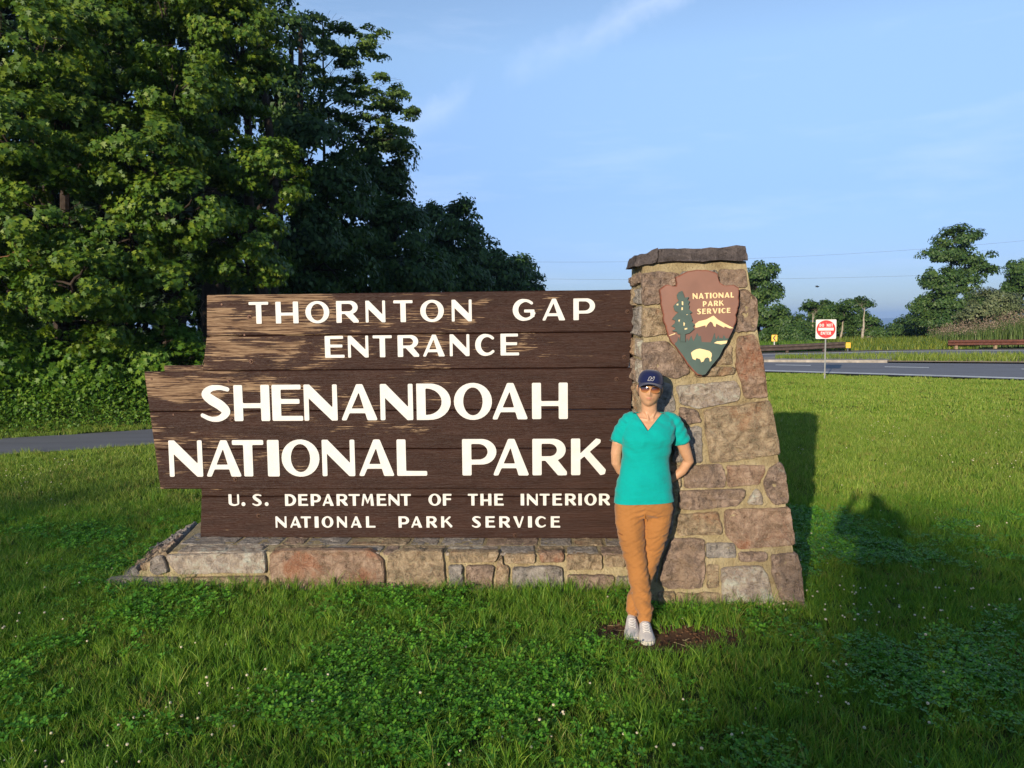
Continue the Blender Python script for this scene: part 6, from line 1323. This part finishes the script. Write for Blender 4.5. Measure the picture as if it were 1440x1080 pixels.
def area_pts(poly0, poly1, n, rg):
    a = np.array(resample(poly0, .5)); b = np.array(resample(poly1, .5)); u = rg.uniform(0, 1, n); k = rg.uniform(0, 1, n)[:, None]
    ia = np.stack([np.interp(u, np.linspace(0, 1, len(a)), a[:, j]) for j in (0, 1)], 1); ib = np.stack([np.interp(u, np.linspace(0, 1, len(b)), b[:, j]) for j in (0, 1)], 1)
    return ia * (1 - k) + ib * k
rg = np.random.default_rng(21)
MG_REED = leaf_mat('reed_blades', ((0.05, 0.09, 0.02), (0.085, 0.14, 0.03), (0.14, 0.18, 0.05)), .25, .5)
MG_PLUME = leaf_mat('reed_plumes', ((0.15, 0.11, 0.075), (0.22, 0.16, 0.11), (0.30, 0.24, 0.17)), .2, .5)
MG_YEL = leaf_mat('yellow_weeds', ((0.05, 0.10, 0.02), (0.10, 0.16, 0.02), (0.26, 0.27, 0.03)), .3, .7)
pts = area_pts([(26.2, 45.6), (30, 45.2), (40, 42)], [(27.5, 50), (34, 50), (46, 47)], 9000, rg); hh = (1.15 + 1.1 * smooth(26.5, 33, pts[:, 0])) * rg.uniform(.7, 1.05, 9000)
blade_obj('reeds', pts, hh, np.full(9000, .06), MG_REED, rg, 'tall green reeds behind the rusty guardrail', 2, .15)
sel = rg.uniform(0, 1, 9000) < .22; q = pts[sel]; hq = hh[sel]; m_ = len(q) * 5; idx_ = np.repeat(np.arange(len(q)), 5)
P = np.column_stack([q[idx_] + rg.normal(0, .06, (m_, 2)), gz(q[idx_, 0], q[idx_, 1]) + hq[idx_] * .95 + rg.uniform(-.12, .22, m_)])
link_obj('reed_plumes', leaf_mesh('reed_plumes', P, rg.normal(0, 1, P.shape), rg.uniform(.05, .11, m_), 'oval', rg), MG_PLUME, kind='stuff', label='brownish pink feathery tops of the reeds')
pts = area_pts([(17.5, 43.2), (21.4, 43.6), (27, 43.6)], [(19, 50), (24, 51), (29, 49)], 14000, rg)
blade_obj('roadside_weeds', pts, rg.uniform(.3, .95, 14000) * (.5 + .5 * smooth(43.5, 48, pts[:, 1])), np.full(14000, .07), MG_YEL, rg, 'yellow flowering weeds beside the upper road', 2, .4)
a = offset(FAR[3:], .8); b = offset(UP0[3:], -.3)
ms = area_pts([(11.9, 34.1)] + a[1:], [(12.6, 36.0)] + b[1:], 26000, rg)
blade_obj('median_grass', ms, rg.uniform(.12, .42, 26000), np.full(26000, .035), leaf_mat('median_blades', ((0.08, 0.13, 0.015), (0.13, 0.20, 0.02), (0.25, 0.28, 0.05)), .3, .7), rg, 'rough grass and weeds on the median between the roads', 2, .35)
vs = [(x, y, .06) for x, y in [(11.9, 34.2)] + a[1:]] + [(x, y, .06) for x, y in reversed([(12.6, 36.0)] + b[1:])]
link_obj('median', mesh_py('median', vs, [tuple(range(len(vs)))]), M_SAND, kind='structure', label='raised soil of the median under the rough grass')
pts = area_pts([(8, 42.5), (13.3, 42.2), (18, 42.8)], [(9, 49), (15, 50), (20, 50)], 9000, rg)
blade_obj('verge_weeds', pts, rg.uniform(.2, .8, 9000), np.full(9000, .06), ML_BRUSH, rg, 'green weeds behind the weathered guardrail', 2, .4)

# ------------------------------------------------------------------ the mown grass: patches of blades set out over the lawn
MG = leaf_mat('grass_blades', ((0.030, 0.085, 0.008), (0.065, 0.15, 0.012), (0.15, 0.22, 0.022)), .38, .55, .45, .35)
# straw coloured drift in the lawn
def lawn_mat(nm, stops):
    t = NT(nm); g = t.n('ShaderNodeNewGeometry'); pos = g.outputs['Position']; rpi = g.outputs['Random Per Island']
    n_big = t.noise(pos, .55, 4, .6); n_mid = t.noise(pos, 2.3, 4, .6)
    f_ = t.math('ADD', t.math('MULTIPLY', rpi, .55), t.math('ADD', t.math('MULTIPLY', n_big, .30), t.math('MULTIPLY', n_mid, .25)))
    c = t.ramp(f_, stops)
    dry = t.math('MULTIPLY', t.ramp(n_mid, [(.46, 0.0), (.62, 1.0)]), t.ramp(rpi, [(.70, 0.0), (.78, 1.0)])); c = t.mix(t.math('MULTIPLY', dry, .8), c, (0.32, 0.24, 0.08))
    t.color(c); t.rough(.5); t.spec(.3); tr = t.n('ShaderNodeBsdfTranslucent'); t.l(t.mix(1.0, c, (1.15, 1.2, .5), 'MULTIPLY'), tr.inputs[0]); msn = t.n('ShaderNodeMixShader'); msn.inputs[0].default_value = .38
    t.l(t.bsdf.outputs[0], msn.inputs[1]); t.l(tr.outputs[0], msn.inputs[2]); t.l(msn.outputs[0], t.out.inputs[0]); return t.m
MG = lawn_mat('lawn_blades', [(.22, (0.055, 0.165, 0.018)), (.50, (0.13, 0.285, 0.025)), (.80, (0.29, 0.41, 0.045))])
MG2 = lawn_mat('far_lawn_blades', [(.22, (0.085, 0.180, 0.018)), (.50, (0.185, 0.30, 0.032)), (.80, (0.38, 0.44, 0.09))])  # pale stalks, with sunlit blade tips painted into the colour too
M_CLOV = leaf_mat('clover_leaves', ((0.045, 0.17, 0.014), (0.09, 0.28, 0.02), (0.22, 0.42, 0.035)), .3, 1.2, .45, .4)
def patch(name, size, n, hl, hh_, w, seg, seed, lean=.8, mat=None):
    rg = np.random.default_rng(seed); r_ = size * .62 * np.sqrt(rg.uniform(0, 1, n)); a = rg.uniform(0, 2 * math.pi, n); xy = np.stack([r_ * np.cos(a), r_ * np.sin(a)], 1)
    # tufts: blades pulled towards a few centres, leaning away from them
    tc_ = rg.uniform(-size * .5, size * .5, (int(n / 14), 2)); ti = rg.integers(0, len(tc_), n); k = rg.uniform(0, 1, n) < .6; xy[k] = tc_[ti[k]] + rg.normal(0, size * .028, (k.sum(), 2))
    h = rg.uniform(hl, hh_, n) * rg.uniform(.6, 1.15, len(tc_))[ti]; V, F = blades('p', xy, h, rg.uniform(.6, 1.3, n) * w, rg, seg, lean, z0=np.full(n, -.005)); me = mesh_np(name, V, F, 3); me.materials.append(mat or MG)
    return bpy.data.objects.new(name, me)
def clover_patch(name, size, n, seed):
    rg = np.random.default_rng(seed); r_ = size * .55 * np.sqrt(rg.uniform(0, 1, n)); a = rg.uniform(0, 2 * math.pi, n); V = []; F = []
    for i in range(n):
        cx, cy = r_[i] * math.cos(a[i]), r_[i] * math.sin(a[i]); h = rg.uniform(.025, .062); s = rg.uniform(.009, .015); ph = rg.uniform(0, 6.28); tl = rg.normal(0, .3, 2)
        for j in range(3):
            th = ph + j * 2.094; d = np.array([math.cos(th), math.sin(th)]); pq = np.array([-d[1], d[0]]); b = len(V)
            for (u, v_) in ((.1, 0), (.55, .48), (1.05, .50), (1.25, .12), (1.25, -.12), (1.05, -.50), (.55, -.48)):
                p = np.array([cx, cy]) + s * (d * u + pq * v_); V.append((p[0], p[1], h + s * (tl @ (d * u + pq * v_)) + .12 * s * abs(v_) + .25 * s * u))
            F += [(b, b + 1, b + 2), (b, b + 2, b + 3), (b, b + 3, b + 4), (b, b + 4, b + 5), (b, b + 5, b + 6)]
    me = mesh_np(name, np.array(V), np.array(F), 3); me.materials.append(M_CLOV); return bpy.data.objects.new(name, me)
def lib(name, objs):
    c = bpy.data.collections.new(name)
    for o in objs: c.objects.link(o)
    return c
def instancer(name, coll, P, rotz, scl, label, tilt=.08):
    n = len(P); me = mesh_np(name, P, np.zeros(0, int), 3) if False else bpy.data.meshes.new(name)
    me.vertices.add(n); me.vertices.foreach_set('co', np.asarray(P, np.float32).ravel())
    rg = np.random.default_rng(n)
    ra = me.attributes.new('rot', 'FLOAT_VECTOR', 'POINT'); ra.data.foreach_set('vector', np.column_stack([rg.normal(0, tilt, n), rg.normal(0, tilt, n), rotz]).astype(np.float32).ravel())
    sa = me.attributes.new('scl', 'FLOAT', 'POINT'); sa.data.foreach_set('value', np.asarray(scl, np.float32))
    ia = me.attributes.new('pick', 'INT', 'POINT'); ia.data.foreach_set('value', rg.integers(0, len(coll.objects), n).astype(np.int32))
    o = link_obj(name, me, None, kind='stuff', label=label)
    ng = bpy.data.node_groups.new(name + '_nodes', 'GeometryNodeTree'); ng.interface.new_socket('Geometry', in_out='INPUT', socket_type='NodeSocketGeometry'); ng.interface.new_socket('Geometry', in_out='OUTPUT', socket_type='NodeSocketGeometry')
    N_ = ng.nodes.new; gi = N_('NodeGroupInput'); go = N_('NodeGroupOutput'); mp_ = N_('GeometryNodeMeshToPoints'); ip = N_('GeometryNodeInstanceOnPoints'); ci = N_('GeometryNodeCollectionInfo')
    ci.inputs['Collection'].default_value = coll; ci.inputs['Separate Children'].default_value = True; ci.inputs['Reset Children'].default_value = True
    def attr(nm, ty):
        q = N_('GeometryNodeInputNamedAttribute'); q.data_type = ty; q.inputs['Name'].default_value = nm; return next(s for s in q.outputs if s.enabled and s.name == 'Attribute')
    l = ng.links.new; l(gi.outputs[0], mp_.inputs['Mesh']); l(mp_.outputs[0], ip.inputs['Points']); l(ci.outputs[0], ip.inputs['Instance']); ip.inputs['Pick Instance'].default_value = True
    l(attr('pick', 'INT'), ip.inputs['Instance Index'])
    e2r = N_('FunctionNodeEulerToRotation'); l(attr('rot', 'FLOAT_VECTOR'), e2r.inputs[0]); l(e2r.outputs[0], ip.inputs['Rotation']); l(attr('scl', 'FLOAT'), ip.inputs['Scale']); l(ip.outputs[0], go.inputs[0])
    md = o.modifiers.new('scatter', 'NODES'); md.node_group = ng; return o
def lawn_ok(x, y, margin=0.0):
    """1 where grass grows"""
    d = lane_dist(x, y); ok = (np.abs(d) > 1.08 + margin)
    # not under masonry
    dx, dy = x - O.x, y - O.y; s = dx * EX.x + dy * EX.y; t_ = dx * EY.x + dy * EY.y
    ok &= ~((s > -4.0 - margin) & (s < 0.05) & (t_ > .30 - margin) & (t_ < 1.38 + margin)); ok &= ~((s > -.07 - margin) & (s < 1.02 + margin) & (t_ > -.02 - margin) & (t_ < 1.1 + margin))
    # stop at the road
    near = np.array(NEAR); yr = np.interp(x, near[:, 0], near[:, 1]); ok &= y < yr - .12 - margin
    ok &= dirt_mask(x, y) > 1.0 + margin
    return ok
def jitter_grid(x0, x1, y0, y1, step, rg):
    X_, Y_ = np.meshgrid(np.arange(x0, x1, step), np.arange(y0, y1, step)); x = X_.ravel() + rg.uniform(-.5, .5, X_.size) * step; y = Y_.ravel() + rg.uniform(-.5, .5, X_.size) * step; return x, y
rg = np.random.default_rng(99)
inview = lambda x, y, m_: (np.abs(x) < .72 * y + m_ + 2.2)
c_near = lib('near_patches', [patch('grass_patch', .20, 210, .035, .085, .0042, 3, 200 + i) for i in range(8)])
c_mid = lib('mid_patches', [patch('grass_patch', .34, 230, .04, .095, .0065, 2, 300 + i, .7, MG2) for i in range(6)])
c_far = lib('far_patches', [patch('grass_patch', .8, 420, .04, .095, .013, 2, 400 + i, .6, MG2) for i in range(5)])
c_tall = lib('tall_patches', [patch('grass_patch', .10, 36, .09, .19, .0050, 3, 500 + i, .75) for i in range(5)])
c_clov = lib('clover_patches', [clover_patch('clover_patch', .17, 26, 600 + i) for i in range(5)])
def put(name, coll, x, y, lo, hi, label, tilt=.06):
    P = np.column_stack([x, y, gz(x, y)]); return instancer(name, coll, P, rg.uniform(0, 6.28, len(x)), rg.uniform(lo, hi, len(x)), label, tilt)
x, y = jitter_grid(-9, 9, 1.9, 8.0, .125, rg); k = lawn_ok(x, y, .03) & inview(x, y, .6); put('grass', c_near, x[k], y[k], .8, 1.25, 'short green lawn grass in front of and round the sign')
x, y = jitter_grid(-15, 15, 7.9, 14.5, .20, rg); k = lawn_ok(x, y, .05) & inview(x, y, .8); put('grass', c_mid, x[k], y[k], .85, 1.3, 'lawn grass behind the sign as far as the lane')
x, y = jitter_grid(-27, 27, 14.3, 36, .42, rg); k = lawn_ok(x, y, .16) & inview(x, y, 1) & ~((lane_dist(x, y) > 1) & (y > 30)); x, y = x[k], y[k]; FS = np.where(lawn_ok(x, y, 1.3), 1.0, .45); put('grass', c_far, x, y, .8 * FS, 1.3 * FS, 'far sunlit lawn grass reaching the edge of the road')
# longer tufts at the foot of the masonry, at random in the lawn, and along the road
xs_, ys_ = [], []
for s in np.arange(-4.05, .0, .055):
    p = W(s + rnd.uniform(-.03, .03), .27 + rnd.uniform(-.05, .05), 0); xs_.append(p.x); ys_.append(p.y)
for s in np.arange(.1, 1.1, .05):
    p = W(s, -.07 + rnd.uniform(-.05, .03), 0); xs_.append(p.x); ys_.append(p.y)
for t_ in np.arange(0, 1.1, .06):
    p = W(1.08 + rnd.uniform(-.02, .05), t_, 0); xs_.append(p.x); ys_.append(p.y)
for _ in range(900):
    yy = rnd.uniform(2.6, 9); xx = rnd.uniform(-.75 * yy, .75 * yy)
    if noise.noise(Vector((xx * .8, yy * .8, 4))) > .02: xs_.append(xx); ys_.append(yy)
x, y = np.array(xs_), np.array(ys_); k = lawn_ok(x, y, -.06); put('grass', c_tall, x[k], y[k], .55, 1.15, 'longer grass tufts along the stones and scattered in the lawn', .1)
def clover_density(x, y):
    v = np.array([noise.noise(Vector((a * .9, b * .9, 2))) + .5 * noise.noise(Vector((a * 2.7, b * 2.7, 8))) for a, b in zip(x, y)])
    return v + .55 * np.exp(-(((x + .15) / .85) ** 2 + ((y - 3.75) / .40) ** 2)) - .30
x, y = jitter_grid(-5, 6, 2.5, 7.5, .075, rg); k = lawn_ok(x, y, .02) & inview(x, y, .3); x, y = x[k], y[k]; k = clover_density(x, y) > rg.normal(.02, .24, len(x)); put('clover', c_clov, x[k], y[k], .8, 1.25, 'patches of three leaved white clover in the lawn')
# clover heads
def head_obj(seed):
    bm = bmesh.new(); bmesh.ops.create_icosphere(bm, subdivisions=2, radius=.0075)
    for v in bm.verts: v.co *= 1 + .22 * noise.noise(v.co * 500 + Vector((seed, 0, 0))); v.co.z = v.co.z * .85 + .062
    nf = len(bm.faces); bmesh.ops.create_cone(bm, segments=5, radius1=.0012, radius2=.001, depth=.06, matrix=Matrix.Translation((0, 0, .030))); bm.faces.ensure_lookup_table(); [setattr(f_, 'material_index', 1) for f_ in bm.faces[nf:]]; me = bpy.data.meshes.new('head'); bm.to_mesh(me); bm.free(); me.materials.append(M_HEAD); me.materials.append(MG); return bpy.data.objects.new('clover_head', me)
M_HEAD = plain('clover_head_white', (0.55, 0.48, 0.33), .8, .2, .2, 200)
c_head = lib('clover_heads', [head_obj(i) for i in range(3)])
hx, hy = [], []
for _ in range(8500):
    yy = 2.6 + 12 * rnd.random() ** 1.2; xx = rnd.uniform(-.74 * yy, .74 * yy)
    dens = noise.noise(Vector((xx * .7, yy * .7, 15))) + .35 * noise.noise(Vector((xx * 2, yy * 2, 1)))
    if rnd.random() < smooth(.0, .55, dens) * .55 + .02: hx.append(xx); hy.append(yy)
x, y = np.array(hx), np.array(hy); k = lawn_ok(x, y, .02); put('clover_flowers', c_head, x[k], y[k], .55, 1.1, 'white clover flower heads dotted over the lawn', .25)
# hazy hills
def ridge(name, pts, depth, back, mat, label):
    """hill as a long ridge with a slope on both sides; pts = (x, y, z)"""
    v = []; n = len(pts)
    for (x, y, z) in pts:
        d = Vector((x, y, 0)).normalized()
        for k, zz in ((-1.0, -160), (-.6, z - (z + 160) * .45), (-.25, z - (z + 160) * .12), (0, z), (.3, z - (z + 160) * .15), (1, -160)):
            nz_ = 6 * noise.noise(Vector((x * .01, y * .01, k * 4))) if -1 < k < 1 and k != 0 else 0
            v.append((x + d.x * depth * k, y + d.y * depth * k, zz + nz_))
    f = [(i * 6 + k, (i + 1) * 6 + k, (i + 1) * 6 + k + 1, i * 6 + k + 1) for i in range(n - 1) for k in range(5)]
    return link_obj(name, mesh_py(name, v, f), mat, kind='structure', label=label, smooth=True)
M_HILL = plain('wooded_hill', (0.035, 0.06, 0.022), 1.0, .05, .5, .05)
def rpts(az0, az1, n, dist, zf):
    out = []
    for i in range(n):
        a = R(az0 + (az1 - az0) * i / (n - 1)); out.append((math.sin(a) * dist, math.cos(a) * dist, zf(az0 + (az1 - az0) * i / (n - 1), i)))
    return out
ridge('mountains', rpts(-60, 75, 90, 7000, lambda a, i: -12 + 30 * noise.noise(Vector((a * .12, 0, 3))) + 12 * noise.noise(Vector((a * .5, 0, 7)))), 1500, 0, M_HILL, 'far blue mountain ridge on the horizon')
ridge('hill', rpts(25.2, 62, 60, 900, lambda a, i: -26 + 34 * float(smooth(24.5, 30.5, a)) + 3.0 * noise.noise(Vector((a * 1.2, 0, 3)))), 400, 0, M_HILL, 'nearer dark wooded hill between the right hand trees')

# unseen trees added behind the viewpoint, crowns shaped to shade the near grass
SA = Vector((math.sin(R(25)), math.cos(R(25)), 0)); SP = Vector((math.cos(R(25)), -math.sin(R(25)), 0))
for i, (sp, top, dens, lab) in enumerate(((-7.2, 11.8, 3200, 'unseen thin crowned tree added for shade behind the photographer, farthest left of the row'), (-1.5, 10.95, 4500, 'lowest unseen thin crowned tree added for shade behind the photographer, second from the left'),
                                     (2.15, 12.1, 12500, 'thickest crowned unseen tree added for shade behind the photographer, farthest right of the row'),)):
    c = SA * -40 + SP * sp; lob = [(c.x + SP.x * q, c.y + SP.y * q, top - 2.45 - dz, r_, 1.5) for q, dz, r_ in ((-1.3, .2, 1.5), (0, 0, 1.7), (1.3, .2, 1.5), (-1.2, 1.5, 1.5), (1.2, 1.5, 1.5))]
    tree('shade_tree', lob, (c.x, c.y), (c.x, c.y, top - 1.2), .10, dens, .20, 'spray', ML_LOCUST, M_BARK, lab, 'tree', 'unseen shade trees added behind the photographer', clump=.7, seed=70 + i, twigs=3)
